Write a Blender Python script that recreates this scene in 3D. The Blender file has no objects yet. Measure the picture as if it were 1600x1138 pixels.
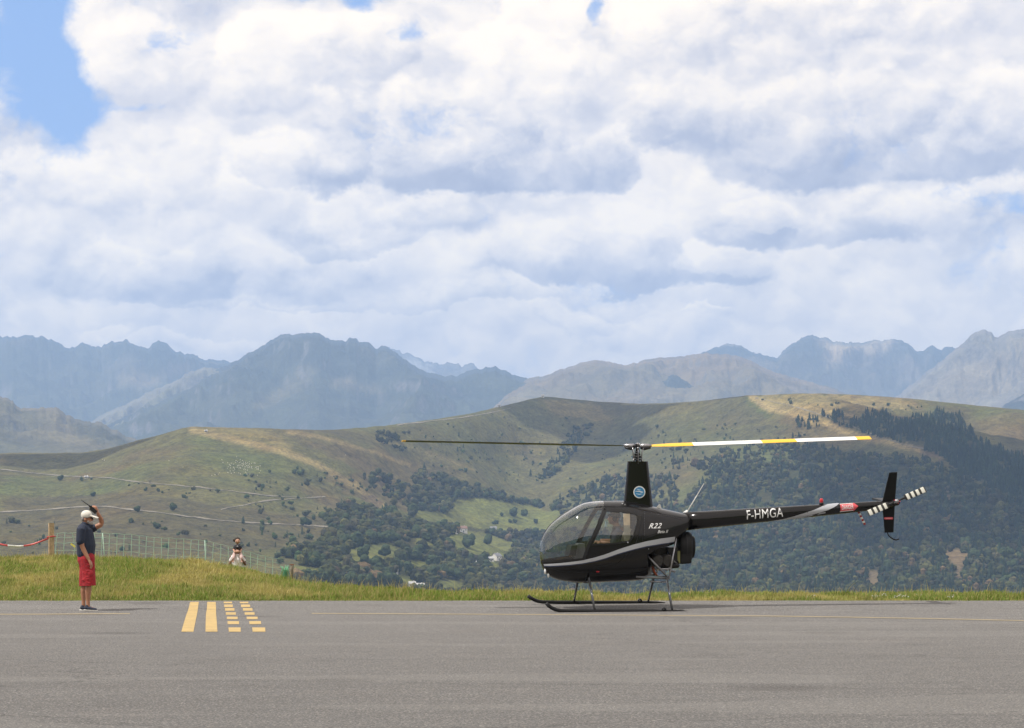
import bpy, bmesh, math, random
import numpy as np
from mathutils import Vector, Matrix
random.seed(7)
rng = np.random.default_rng(7)
S = bpy.context.scene
COL = S.collection

# ------------------------------------------------------------------ camera, light, exposure
F, HZ, HC = 3500.0, 845.0, 1.15            # focal length in photo pixels, horizon row, eye height
cam = bpy.data.cameras.new('camera'); camo = bpy.data.objects.new('camera', cam); COL.objects.link(camo)
camo.location = (0, 0, HC); camo.rotation_euler = (math.pi/2, 0, 0)
cam.sensor_width = 36; cam.lens = 36*F/1600; cam.shift_y = (HZ-569)/1600
cam.clip_start = 0.3; cam.clip_end = 80000
S.camera = camo
SUN_EL, SUN_AZ = math.radians(59), math.radians(-112)     # azimuth from +Y, clockwise positive
sdir = Vector((math.sin(SUN_AZ)*math.cos(SUN_EL), math.cos(SUN_AZ)*math.cos(SUN_EL), math.sin(SUN_EL)))
sl = bpy.data.lights.new('sun', 'SUN'); sl.energy = 4.6; sl.angle = math.radians(0.53); sl.color = (1, .95, .88)
so = bpy.data.objects.new('sun', sl); COL.objects.link(so)
so.rotation_euler = sdir.to_track_quat('Z', 'Y').to_euler(); so.location = (0, 0, 3000)
S.view_settings.view_transform = 'Standard'; S.view_settings.look = 'None'
S.view_settings.exposure = 0.0; S.view_settings.gamma = 1; S.view_settings.use_curve_mapping = False
S.render.engine = 'CYCLES'
S.cycles.use_denoising = True
S.cycles.max_bounces = 8; S.cycles.diffuse_bounces = 3; S.cycles.glossy_bounces = 4
S.cycles.transmission_bounces = 6; S.cycles.transparent_max_bounces = 16; S.cycles.volume_bounces = 2
S.cycles.use_light_tree = False
HAZE_DENSITY = 7.2e-5

class NT:
    """small node helper"""
    def __init__(s, tree): s.t = tree; s.n = tree.nodes; s.l = tree.links
    def put(s, sock, v):
        if isinstance(v, bpy.types.NodeSocket): s.l.new(v, sock)
        elif v is not None:
            try: sock.default_value = v
            except Exception: sock.default_value = tuple(v)+(1,)
    def node(s, typ, **kw):
        n = s.n.new(typ)
        for k, v in kw.items(): setattr(n, k, v)
        return n
    def m(s, op, a, b=None, c=None, clamp=False):
        n = s.node('ShaderNodeMath', operation=op, use_clamp=clamp)
        for i, v in enumerate((a, b, c)):
            if v is not None: s.put(n.inputs[i], v)
        return n.outputs[0]
    def vm(s, op, a, b=None):
        n = s.node('ShaderNodeVectorMath', operation=op)
        s.put(n.inputs[0], a)
        if b is not None: s.put(n.inputs[3] if op == 'SCALE' else n.inputs[1], b)
        return n.outputs['Value'] if op in ('LENGTH', 'DOT_PRODUCT', 'DISTANCE') else n.outputs[0]
    def comb(s, x, y, z=0.0):
        n = s.node('ShaderNodeCombineXYZ')
        for i, v in enumerate((x, y, z)): s.put(n.inputs[i], v)
        return n.outputs[0]
    def sep(s, v):
        n = s.node('ShaderNodeSeparateXYZ'); s.put(n.inputs[0], v); return n.outputs
    def ss(s, v, a, b, lo=0.0, hi=1.0):
        n = s.node('ShaderNodeMapRange', interpolation_type='SMOOTHSTEP')
        for i, x in enumerate((v, a, b, lo, hi)): s.put(n.inputs[i], x)
        return n.outputs[0]
    def lin(s, v, a, b, lo=0.0, hi=1.0):
        n = s.node('ShaderNodeMapRange')
        for i, x in enumerate((v, a, b, lo, hi)): s.put(n.inputs[i], x)
        return n.outputs[0]
    def noise(s, vec, scale, detail=4, rough=.55, col=False, dist=0.0):
        n = s.node('ShaderNodeTexNoise'); s.put(n.inputs['Vector'], vec)
        n.inputs['Scale'].default_value = scale; n.inputs['Detail'].default_value = detail
        n.inputs['Roughness'].default_value = rough; n.inputs['Distortion'].default_value = dist
        return n.outputs['Color' if col else 'Fac']
    def vor(s, vec, scale, out='Distance'):
        n = s.node('ShaderNodeTexVoronoi'); s.put(n.inputs['Vector'], vec); n.inputs['Scale'].default_value = scale
        return n.outputs[out]
    def mix(s, f, a, b, mode='MIX'):
        n = s.node('ShaderNodeMix', data_type='RGBA', blend_type=mode)
        s.put(n.inputs[0], f); s.put(n.inputs[6], a); s.put(n.inputs[7], b); return n.outputs[2]
    def ramp(s, f, stops):
        n = s.node('ShaderNodeValToRGB'); s.put(n.inputs[0], f)
        e = n.color_ramp.elements
        while len(e) < len(stops): e.new(0.5)
        for x, (p, c) in zip(e, stops): x.position = p; x.color = tuple(c)+(1,)
        return n.outputs[0]

# ------------------------------------------------------------------ world: Nishita sky with cumulus
W = bpy.data.worlds.new('World'); S.world = W; W.use_nodes = True
n = NT(W.node_tree); n.n.clear()
sky = n.node('ShaderNodeTexSky', sky_type='NISHITA'); sky.sun_disc = False
sky.sun_elevation = SUN_EL; sky.sun_rotation = SUN_AZ; sky.altitude = 1600; sky.air_density = 1.0; sky.dust_density = 1.2
tc = n.node('ShaderNodeTexCoord'); D = tc.outputs['Generated']
dx, dy, dz = n.sep(D)[:3]
ady = n.m('MAXIMUM', n.m('ABSOLUTE', dy), 0.06)
U = n.m('DIVIDE', dx, ady); V = n.m('DIVIDE', dz, ady)            # slopes across and up
Dn = n.vm('MULTIPLY', D, (1.0, 1.0, 1.3))
wc = n.noise(Dn, 9.0, 5, .6, col=True)
wv = n.vm('SUBTRACT', wc, (.5, .5, .5))
P = n.vm('ADD', n.comb(U, V, 0.0), n.vm('MULTIPLY', wv, (.05, .032, 0.0)))
def blob(px, py, rx, ry, amp, soft=1.0):
    q = n.vm('MULTIPLY', n.vm('SUBTRACT', P, ((px-800)/F, (HZ-py)/F, 0.0)), (F/rx, F/ry, 0.0))
    return n.ss(n.vm('LENGTH', q), 1.0+.55*soft, 1.0-.75*soft, 0.0, amp)
def total(lst):
    acc = None
    for b in lst:
        v = blob(*b); acc = v if acc is None else n.m('ADD', acc, v)
    return acc
holes = total([(15, 60, 100, 110, .86, 1.1), (92, 170, 62, 78, .80, 1.1), (560, 15, 34, 20, .62), (635, 66, 34, 20, .55), (945, 10, 16, 20, .7),
               (1268, -6, 30, 12, .6), (1115, 352, 62, 22, .52), (1500, 300, 50, 18, .3), (1590, 320, 30, 20, .4), (940, 470, 150, 22, .35), (1060, 350, 30, 14, .3),
               (70, 10, 50, 60, .4, 1.0), (230, 178, 50, 8, .45), (1250, 470, 120, 15, .25)])
wv2 = n.vm('SCALE', n.vm('SUBTRACT', n.noise(Dn, 30.0, 6, .62, col=True), (.5, .5, .5)), .030)
Dw = n.vm('ADD', Dn, wv2)
def billow(off):
    """rounded cumulus heaps"""
    q = n.vm('ADD', Dw, off)
    a = n.noise(q, 9.0, 2, .5); v1 = n.vor(q, 22.0); v2 = n.vor(q, 52.0); v3 = n.vor(q, 125.0)
    r = n.m('ADD', n.m('MULTIPLY', a, .9), n.m('MULTIPLY', n.m('POWER', v1, 1.4), -.50))
    return n.m('ADD', n.m('ADD', r, n.m('MULTIPLY', v2, -.16)), n.m('MULTIPLY', v3, -.07))
B1 = billow((0, 0, 0)); B2 = billow((-.0035, 0, .0075))
b1 = n.noise(Dw, 9.0, 7, .5); b3 = n.noise(Dn, 4.6, 3, .5); b4 = n.noise(Dw, 48.0, 7, .6)
low = n.ss(dz, .02, .12, .55, 1.0)                                  # clouds lose contrast towards the horizon
emb = n.m('MULTIPLY', n.m('SUBTRACT', B1, B2), 1.9)
tex = n.m('ADD', n.m('MULTIPLY', emb, low), n.m('MULTIPLY', n.m('SUBTRACT', b4, .5), .24))
shade = n.m('ADD', n.m('ADD', .66, n.m('MULTIPLY', n.m('SUBTRACT', b1, .5), .75)), n.m('MULTIPLY', n.m('SUBTRACT', b3, .5), .3))
w1 = n.vm('SUBTRACT', n.noise(Dn, 20.0, 7, .60, col=True), (.5, .5, .5))
PC = n.vm('ADD', n.comb(U, V, 0.0), n.vm('MULTIPLY', w1, (.055, .042, 0.0)))
bl = n.m('MULTIPLY', n.m('SUBTRACT', B1, .12), 1.0)
def heap(cx, cy, rx, up_, dn, base, top_, op=.85):
    """one cumulus: crumbly bright top, flatter darker base"""
    q = n.vm('MULTIPLY', n.vm('SUBTRACT', PC, ((cx-800)/F, (HZ-cy)/F, 0.0)), (F/rx, F/up_, 0.0))
    qx, qy = n.sep(q)[:2]
    dnm = n.m('MULTIPLY', n.m('MINIMUM', qy, 0.0), up_/dn); upm = n.m('MAXIMUM', qy, 0.0)
    r = n.m('SQRT', n.m('ADD', n.m('MULTIPLY', qx, qx), n.m('ADD', n.m('MULTIPLY', dnm, dnm), n.m('MULTIPLY', upm, upm))))
    r = n.m('SUBTRACT', r, bl)
    mask = n.ss(r, 1.10, .82, 0.0, op)
    t = n.m('ADD', n.m('ADD', dnm, upm), n.m('MULTIPLY', n.m('SUBTRACT', b4, .5), 1.1))
    return mask, n.ss(n.m('ADD', t, n.m('MULTIPLY', qx, -.18)), -.45, 1.0, base, top_)
HEAPS = [(600, 478, 420, 34, 10, .52, .86), (900, 497, 60, 26, 14, .62, .95), (1118, 486, 32, 12, 8, .66, .98), (1000, 530, 130, 34, 20, .62, .84), (160, 532, 60, 22, 16, .66, .96), (320, 545, 150, 20, 14, .62, .86),
         (330, 440, 330, 62, 38, .46, .72), (200, 420, 90, 48, 16, .60, .97), (950, 418, 240, 76, 30, .34, .84), (1145, 402, 66, 34, 22, .60, 1.0), (1300, 350, 180, 62, 34, .34, .84), (1215, 338, 66, 36, 14, .62, 1.0), (1545, 340, 120, 76, 60, .50, .92),
         (560, 352, 130, 46, 34, .40, .92), (660, 350, 150, 36, 24, .56, .92), (250, 320, 190, 96, 60, .58, .90), (60, 310, 130, 78, 46, .55, .96), (400, 262, 80, 50, 34, .48, .94),
         (270, 130, 190, 130, 70, .60, .84), (470, 120, 220, 120, 70, .56, .86), (1240, 50, 380, 90, 70, .58, .98), (890, 130, 180, 130, 70, .60, 1.0), (1370, 228, 300, 120, 62, .24, .80), (1110, 190, 120, 80, 56, .36, .84), (960, 268, 60, 80, 34, .46, .98), (740, 262, 265, 140, 52, .22, .90)]
for h_ in HEAPS:
    mk, sh_ = heap(*h_); shade = n.m('ADD', shade, n.m('MULTIPLY', mk, n.m('SUBTRACT', sh_, shade)))
shade = n.m('ADD', n.m('ADD', shade, n.m('MULTIPLY', tex, .68)), .055)
ccol = n.ramp(shade, [(.06, (.235, .280, .465)), (.36, (.400, .450, .625)), (.60, (.650, .680, .790)), (.80, (.845, .850, .885)), (1.0, (1.00, .985, .950))])
cov = n.m('ADD', n.m('MULTIPLY', n.m('SUBTRACT', b1, .5), 1.8), n.m('SUBTRACT', .92, n.m('MULTIPLY', holes, 1.45)))
cov = n.m('ADD', cov, n.m('MULTIPLY', n.m('SUBTRACT', b4, .5), 2.0))
cov = n.m('ADD', cov, n.m('MULTIPLY', n.m('SUBTRACT', B1, .2), .6))
alpha = n.ss(cov, -.30, .62, 0.0, 1.0)
blue = n.mix(.72, sky.outputs[0], (3.7, 6.3, 12.0, 1))
lowc = n.ss(dz, .16, .05)
blue = n.mix(n.m('MULTIPLY', lowc, .6), blue, (6.6, 8.0, 10.4, 1))
cl10 = n.mix(1.0, ccol, (16.3, 14.4, 12.0, 1), 'MULTIPLY')
cl10 = n.mix(n.ss(dz, .12, .03), cl10, n.mix(1.0, cl10, (1.14, 1.04, .94, 1), 'MULTIPLY'))
skyc = n.mix(alpha, blue, cl10)
up = n.ss(dz, -.02, .0)
gcol = n.mix(up, (1.2, 1.3, 1.3, 1), skyc)
bg = n.node('ShaderNodeBackground'); n.put(bg.inputs[0], gcol); bg.inputs[1].default_value = 0.092
wo = n.node('ShaderNodeOutputWorld'); n.l.new(bg.outputs[0], wo.inputs[0])
W.cycles.sampling_method = 'MANUAL'; W.cycles.sample_map_resolution = 1024

# ------------------------------------------------------------------ helpers
def tag(o, label=None, cat=None, group=None, kind=None):
    if label: o['label'] = label
    if cat: o['category'] = cat
    if group: o['group'] = group
    if kind: o['kind'] = kind
    return o
def empty(name, loc, rot=None):
    o = bpy.data.objects.new(name, None); COL.objects.link(o); o.location = loc
    o.empty_display_size = .2
    if rot is not None: o.rotation_euler = rot
    return o
def link_mesh(name, me, mat=None, parent=None, loc=None):
    o = bpy.data.objects.new(name, me); COL.objects.link(o)
    if mat is not None:
        me.materials.clear(); me.materials.append(mat)
    if parent is not None: o.parent = parent
    if loc is not None: o.location = loc
    return o
def np_mesh(name, v, f, smooth=True, fm=None):
    """v (n,3), f (m,k) with one k"""
    v = np.asarray(v, dtype=np.float32); f = np.asarray(f, dtype=np.int32)
    me = bpy.data.meshes.new(name); k = f.shape[1]
    me.vertices.add(len(v)); me.vertices.foreach_set('co', v.ravel())
    me.loops.add(f.size); me.loops.foreach_set('vertex_index', f.ravel())
    me.polygons.add(len(f)); me.polygons.foreach_set('loop_start', np.arange(0, f.size, k, dtype=np.int32))
    me.polygons.foreach_set('loop_total', np.full(len(f), k, dtype=np.int32))
    me.polygons.foreach_set('use_smooth', np.full(len(f), smooth, dtype=bool))
    if fm is not None: me.polygons.foreach_set('material_index', np.asarray(fm, dtype=np.int32))
    me.update(calc_edges=True); return me
def vcol(me, name, c):
    a = me.color_attributes.new(name, 'FLOAT_COLOR', 'POINT')
    c = np.asarray(c, dtype=np.float32)
    if c.shape[1] == 3: c = np.concatenate([c, np.ones((len(c), 1), np.float32)], 1)
    a.data.foreach_set('color', c.ravel())

class MB:
    def __init__(s): s.v = []; s.f = []; s.sm = []
    def add(s, v, f, smooth=False):
        o = len(s.v); s.v += [tuple(p) for p in v]
        s.f += [tuple(o+i for i in q) for q in f]; s.sm += [smooth]*len(f); return s
    def box(s, c, d, R=None):
        x, y, z = d[0]/2, d[1]/2, d[2]/2
        v = [Vector((sx*x, sy*y, sz*z)) for sz in (-1, 1) for sy in (-1, 1) for sx in (-1, 1)]
        if R is not None: v = [R @ p for p in v]
        v = [p+Vector(c) for p in v]
        return s.add(v, [(0, 2, 3, 1), (4, 5, 7, 6), (0, 1, 5, 4), (2, 6, 7, 3), (0, 4, 6, 2), (1, 3, 7, 5)])
    def tube(s, pts, rad, seg=10, cap=True, flat=None, round_end=False, smooth=True):
        """swept tube; rad scalar or list; flat=(a,b) scales the two cross axes"""
        pts = [Vector(p) for p in pts]; m = len(pts)
        r = [rad]*m if not hasattr(rad, '__len__') else list(rad)
        if round_end:
            def ext(p, q, rr):
                d = (p-q).normalized(); return [(p+d*rr*math.sin(a), rr*math.cos(a)) for a in (math.radians(35), math.radians(65), math.radians(86))]
            e0 = ext(pts[0], pts[1], r[0]); e1 = ext(pts[-1], pts[-2], r[-1])
            pts = [e[0] for e in reversed(e0)]+pts+[e[0] for e in e1]; r = [e[1] for e in reversed(e0)]+r+[e[1] for e in e1]; m = len(pts)
        v = []; up = None
        for i in range(m):
            t = (pts[min(i+1, m-1)]-pts[max(i-1, 0)])
            t = t.normalized() if t.length > 1e-9 else Vector((0, 0, 1))
            if up is None:
                a = Vector((0, 0, 1)) if abs(t.z) < .9 else Vector((1, 0, 0)); up = (a-t*a.dot(t)).normalized()
            else: up = (up-t*up.dot(t)).normalized()
            b = t.cross(up)
            fa, fb = flat if flat else (1, 1)
            for k in range(seg):
                a = 2*math.pi*k/seg; v.append(pts[i]+up*(math.cos(a)*r[i]*fa)+b*(math.sin(a)*r[i]*fb))
        f = [(i*seg+k, i*seg+(k+1) % seg, (i+1)*seg+(k+1) % seg, (i+1)*seg+k) for i in range(m-1) for k in range(seg)]
        s.add(v, f, smooth)
        if cap:
            o = len(s.v)-len(v)
            s.f.append(tuple(o+k for k in reversed(range(seg)))); s.f.append(tuple(o+(m-1)*seg+k for k in range(seg))); s.sm += [False, False]
        return s
    def ell(s, c, r, R=None, seg=16, ring=10):
        v = []; f = []
        for i in range(ring+1):
            th = math.pi*i/ring
            for k in range(seg):
                a = 2*math.pi*k/seg
                p = Vector((r[0]*math.sin(th)*math.cos(a), r[1]*math.sin(th)*math.sin(a), r[2]*math.cos(th)))
                if R is not None: p = R @ p
                v.append(p+Vector(c))
        f = [(i*seg+k, (i+1)*seg+k, (i+1)*seg+(k+1) % seg, i*seg+(k+1) % seg) for i in range(ring) for k in range(seg)]
        return s.add(v, f, True)
    def lathe(s, prof, c, axis='Z', seg=24, smooth=True):
        """prof list of (r, h)"""
        v = []
        for r, h in prof:
            for k in range(seg):
                a = 2*math.pi*k/seg; x, y = r*math.cos(a), r*math.sin(a)
                p = {'Z': (x, y, h), 'X': (h, x, y), 'Y': (x, h, y)}[axis]
                v.append(Vector(p)+Vector(c))
        f = [(i*seg+k, i*seg+(k+1) % seg, (i+1)*seg+(k+1) % seg, (i+1)*seg+k) for i in range(len(prof)-1) for k in range(seg)]
        return s.add(v, f, smooth)
    def prism(s, pts, d):
        """closed prism: polygon pts (3D) extruded by vector d"""
        m = len(pts); d = Vector(d); a = [Vector(p) for p in pts]; b = [p+d for p in a]
        return s.add(a+b, [tuple(reversed(range(m))), tuple(range(m, 2*m))]+[(i, (i+1) % m, m+(i+1) % m, m+i) for i in range(m)])
    def grid(s, rows, smooth=True, closed=False):
        nr, nc = len(rows), len(rows[0]); v = [p for r in rows for p in r]
        f = [(i*nc+k, i*nc+(k+1) % nc, (i+1)*nc+(k+1) % nc, (i+1)*nc+k) for i in range(nr-1) for k in range(nc if closed else nc-1)]
        return s.add(v, f, smooth)
    def mesh(s, name, fix=True):
        me = bpy.data.meshes.new(name); me.from_pydata(s.v, [], s.f)
        me.polygons.foreach_set('use_smooth', s.sm)
        if fix:
            bm = bmesh.new(); bm.from_mesh(me); bmesh.ops.recalc_face_normals(bm, faces=bm.faces); bm.to_mesh(me); bm.free()
        me.update(); return me
    def build(s, name, mat, parent=None, loc=None, fix=True): return link_mesh(name, s.mesh(name, fix), mat, parent, loc)

def remesh(mb, name, voxel, smooth=4, fac=.5):
    """fuse overlapping closed shapes into one continuous skin"""
    me = mb.mesh(name+'_raw'); o = bpy.data.objects.new(name+'_raw', me); COL.objects.link(o)
    m = o.modifiers.new('r', 'REMESH'); m.mode = 'VOXEL'; m.voxel_size = voxel; m.use_smooth_shade = True
    q = o.modifiers.new('s', 'SMOOTH'); q.iterations = smooth; q.factor = fac
    dg = bpy.context.evaluated_depsgraph_get(); e = o.evaluated_get(dg)
    out = bpy.data.meshes.new_from_object(e); out.name = name
    bpy.data.objects.remove(o); bpy.data.meshes.remove(me)
    return out

# ------------------------------------------------------------------ materials
MATS = {}
def mat(name, color, rough=.6, metal=0.0, coat=0.0, spec=.5, noise=None, bump=None, emit=None, space='Object'):
    """principled with optional colour noise (scale, amount) and bump (scale, strength)"""
    m = bpy.data.materials.new(name); m.use_nodes = True; t = NT(m.node_tree)
    p = t.n['Principled BSDF']
    c = tuple(color)+(1,)
    tcn = t.node('ShaderNodeTexCoord').outputs[space]
    if noise:
        f = t.noise(tcn, noise[0], 5, .6)
        lo = tuple(x*(1-noise[1]) for x in color)+(1,); hi = tuple(min(1, x*(1+noise[1])) for x in color)+(1,)
        t.put(p.inputs['Base Color'], t.mix(t.ss(f, .3, .7), lo, hi))
        rr = t.lin(f, .3, .7, rough*.85, min(1, rough*1.15)); t.put(p.inputs['Roughness'], rr)
    else:
        p.inputs['Base Color'].default_value = c; p.inputs['Roughness'].default_value = rough
    p.inputs['Metallic'].default_value = metal; p.inputs['Coat Weight'].default_value = coat; p.inputs['Coat Roughness'].default_value = .04
    p.inputs['Specular IOR Level'].default_value = spec
    if bump:
        b = t.node('ShaderNodeBump'); b.inputs['Strength'].default_value = bump[1]; b.inputs['Distance'].default_value = bump[2] if len(bump) > 2 else .01
        t.put(b.inputs['Height'], t.noise(tcn, bump[0], 4, .6)); t.l.new(b.outputs[0], p.inputs['Normal'])
    MATS[name] = m; return m
# ------------------------------------------------------------------ noise (numpy)
_perm = np.random.default_rng(3).permutation(512).astype(np.int64); _perm = np.concatenate([_perm, _perm, _perm])
_gr = np.random.default_rng(4).uniform(0, 2*np.pi, 512); _gx, _gy = np.cos(_gr), np.sin(_gr)
def perlin(x, y, seed=0):
    x = np.asarray(x, float)+seed*17.31; y = np.asarray(y, float)-seed*9.77
    xi = np.floor(x).astype(np.int64); yi = np.floor(y).astype(np.int64); xf = x-xi; yf = y-yi
    xi &= 511; yi &= 511
    u = xf*xf*xf*(xf*(xf*6-15)+10); v = yf*yf*yf*(yf*(yf*6-15)+10)
    def g(a, b, c, d):
        h = _perm[(_perm[a & 511]+b) & 511] & 511; return _gx[h]*c+_gy[h]*d
    n00 = g(xi, yi, xf, yf); n10 = g(xi+1, yi, xf-1, yf); n01 = g(xi, yi+1, xf, yf-1); n11 = g(xi+1, yi+1, xf-1, yf-1)
    return (n00*(1-u)+n10*u)*(1-v)+(n01*(1-u)+n11*u)*v
def fbm(x, y, o=5, seed=0, g=.5, l=2.03):
    s = 0; a = 1; t = 0
    for i in range(o): s = s+a*perlin(x*l**i, y*l**i, seed+i); t += a; a *= g
    return s/t*1.6
def ridged(x, y, o=5, seed=0, g=.5, l=2.07):
    s = 0; a = 1; t = 0
    for i in range(o): s = s+a*(1-2*np.abs(perlin(x*l**i, y*l**i, seed+i))); t += a; a *= g
    return s/t
def sst(a, b, x):
    t = np.clip((x-a)/(b-a), 0, 1); return t*t*(3-2*t)
def pchip(x, y, xq):
    """monotone-ish cubic through points, vector x"""
    x = np.asarray(x, float); y = np.asarray(y, float); h = np.diff(x); d = np.diff(y)/h
    m = np.zeros_like(y); m[0], m[-1] = d[0], d[-1]
    for i in range(1, len(x)-1):
        m[i] = 0 if d[i-1]*d[i] <= 0 else (h[i-1]+h[i])*3/((2*h[i]+h[i-1])/d[i-1]+(h[i]+2*h[i-1])/d[i])
    xq = np.clip(xq, x[0], x[-1]); i = np.clip(np.searchsorted(x, xq)-1, 0, len(x)-2)
    t = (xq-x[i])/h[i]; t2 = t*t; t3 = t2*t
    return (2*t3-3*t2+1)*y[i]+(t3-2*t2+t)*h[i]*m[i]+(-2*t3+3*t2)*y[i+1]+(t3-t2)*h[i]*m[i+1]
def in_poly(px, py, poly):
    px = np.asarray(px); py = np.asarray(py); r = np.zeros(np.broadcast(px, py).shape, bool); n_ = len(poly)
    for i in range(n_):
        x1, y1 = poly[i]; x2, y2 = poly[(i+1) % n_]
        if y1 == y2: continue
        r ^= ((y1 > py) != (y2 > py)) & (px < (x2-x1)*(py-y1)/(y2-y1)+x1)
    return r
def seg_dist(px, py, pts):
    d = np.full(np.broadcast(px, py).shape, 1e9)
    for (x1, y1), (x2, y2) in zip(pts[:-1], pts[1:]):
        L = (x2-x1)**2+(y2-y1)**2; t = np.clip(((px-x1)*(x2-x1)+(py-y1)*(y2-y1))/max(L, 1e-9), 0, 1)
        d = np.minimum(d, np.hypot(px-x1-t*(x2-x1), py-y1-t*(y2-y1)))
    return d
def grid_faces(nr, nc):
    i = np.arange(nr-1)[:, None]*nc+np.arange(nc-1)[None]
    return np.stack([i, i+1, i+nc+1, i+nc], -1).reshape(-1, 4)
def w2p(X, Y, Z): return 800+F*X/Y, HZ-F*(Z-HC)/Y
def p2w(px, py, Y): return Vector(((px-800)*Y/F, Y, HC+(HZ-py)*Y/F))

# ------------------------------------------------------------------ land materials
def land_material(name, base_attr, fine, fine_amt, mid, mid_amt, bumps, rough=.95, rock=None):
    m = bpy.data.materials.new(name); m.use_nodes = True; t = NT(m.node_tree); p = t.n['Principled BSDF']
    a = t.node('ShaderNodeVertexColor', layer_name=base_attr).outputs[0]
    pos = t.node('ShaderNodeNewGeometry').outputs['Position']
    f1 = t.noise(pos, fine, 6, .7); f2 = t.noise(pos, mid, 5, .6); f3 = t.noise(pos, mid*.21, 4, .6)
    v = t.m('MULTIPLY', t.lin(f1, .3, .7, 1-fine_amt, 1+fine_amt), t.lin(f2, .3, .7, 1-mid_amt, 1+mid_amt))
    c = t.mix(1.0, a, t.comb(v, v, t.m('POWER', v, .8)), 'MULTIPLY')
    c = t.mix(t.ss(f3, .45, .62, 0, .30), c, t.mix(1.0, c, (1.25, 1.02, .72, 1), 'MULTIPLY'))
    if rock:                                            # bare rock and scree where the ground is steep
        nz = t.sep(t.node('ShaderNodeNewGeometry').outputs['Normal'])[2]
        st = t.m('ADD', nz, t.m('MULTIPLY', t.m('SUBTRACT', f2, .5), .55))
        c = t.mix(t.ss(st, rock[0], rock[1], rock[2], 0), c, t.mix(t.ss(f1, .35, .65), rock[3], rock[4]))
    t.put(p.inputs['Base Color'], c); p.inputs['Roughness'].default_value = rough; p.inputs['Specular IOR Level'].default_value = .1
    prev = None
    for sc, st, di in bumps:
        b = t.node('ShaderNodeBump'); b.inputs['Strength'].default_value = st; b.inputs['Distance'].default_value = di
        t.put(b.inputs['Height'], t.noise(pos, sc, 6, .65))
        if prev is not None: t.l.new(prev, b.inputs['Normal'])
        prev = b.outputs[0]
    t.l.new(prev, p.inputs['Normal']); return m

# ------------------------------------------------------------------ mountain ranges, far to near
M_MOUNT = land_material('mountain_rock', 'tint', .045, .25, .006, .30, [(.004, .7, 50), (.02, .6, 16)],
                        rock=(.45, .80, .9, (.10, .095, .09, 1), (.20, .185, .175, 1)))
def mountain(label, crest, dist, depth, foot, seed, amp, lam, cols, jag=1.6, bright=None, dispx=None):
    K = 1.35; dist, depth, lam, amp = dist*K, depth*K, lam*K, amp*K
    xs = [c[0] for c in crest]; u = np.arange(xs[0], xs[-1]+.1, 2.2); nf, nb = 92, 10
    cy = np.interp(u, xs, [c[1] for c in crest])
    sm = pchip(xs, [c[1] for c in crest], u); cy = .8*cy+.2*sm
    cy = cy+fbm(u/9, u*0+seed, 5, seed, .6)*jag*2.6-(ridged(u/22, u*0+seed, 4, seed+5, .62)-.35)*jag*4.4+fbm(u/34, u*0+seed, 3, seed+5)*jag*1.2
    D = dist+fbm(u/150, u*0+3.1, 2, seed+2)*depth*.16
    t = np.concatenate([np.linspace(-.35, 0, nb, endpoint=False), np.linspace(0, 1, nf)**1.15])[:, None]
    Yb = D[None]-depth*t
    X = (u[None]-800)*Yb/F
    zc = HC+(HZ-cy)*D/F; zf = HC+(HZ-foot)*(dist-depth)/F
    s = np.clip(t, 0, 1)
    h = zf+(zc[None]-zf)*(1-s)**1.18
    h = np.where(t < 0, zc[None]+t*(zc[None]-zf)*1.6, h)
    wx = fbm(X/(lam*2.2), Yb/(lam*2.2), 3, seed+20)*lam*.9
    r1 = ridged((X+wx)/lam, Yb/(lam*2.6)+seed, 6, seed+30, .52)
    r2 = ridged((X+wx*.6)/(lam*.33), Yb/(lam*.8), 5, seed+40, .55)
    env = np.clip(s*3.2, 0, 1)**.8*(1-.75*s)
    h = h+amp*1.0*env*(r1-.32)+amp*.26*np.clip(s*6, 0, 1)*(1-.6*s)*(r2-.2)
    lim = HC+(HZ-(cy[None]+2.2*np.clip(s*14, 0, 1)+26*s*s))*Yb/F              # nothing rises over the traced skyline
    over = h-lim; h = np.where(t > 0, np.where(over > 0, lim-np.minimum(over*.15, 12), h), h)
    v = np.stack([X, Yb, h], -1).reshape(-1, 3)
    me = np_mesh('mountain_range', v, grid_faces(len(t), len(u)))
    k = sst(.1, .9, s+fbm(X/1100, Yb/1100, 4, seed+50)*.55)[..., None]
    c = np.array(cols[0])*(1-k)+np.array(cols[1])*k
    g = sst(.12, .5, fbm(X/500+4, Yb/900, 5, seed+60))[..., None]; c = c*(1-g*.6)+np.array(cols[2])*g*.6
    if bright is not None:  # pale tan patches paint sunlit faces into the tint; also snow and woods
        px, py = w2p(X, Yb, h)
        for poly, colr, w in bright:
            dd = sum(in_poly(px+fbm(px/22, py/14, 5, 77)*14+jx, py+fbm(px/22, py/14, 5, 78)*9+jy, poly).astype(float) for jx, jy in ((0, 0), (6, 2), (-6, 3), (3, -4), (-3, -3), (0, 6)))[..., None]/6
            dd = dd*w*(1 if w > .85 else .62)*(.6+.4*sst(-.2, .4, fbm(X/260, Yb/700, 4, 79)))[..., None]
            c = c*(1-dd)+np.array(colr)*dd
    vcol(me, 'tint', c.reshape(-1, 3)*.72)
    o = link_mesh('mountain_range', me, M_MOUNT); tag(o, label, None, None, 'structure'); return o

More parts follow.
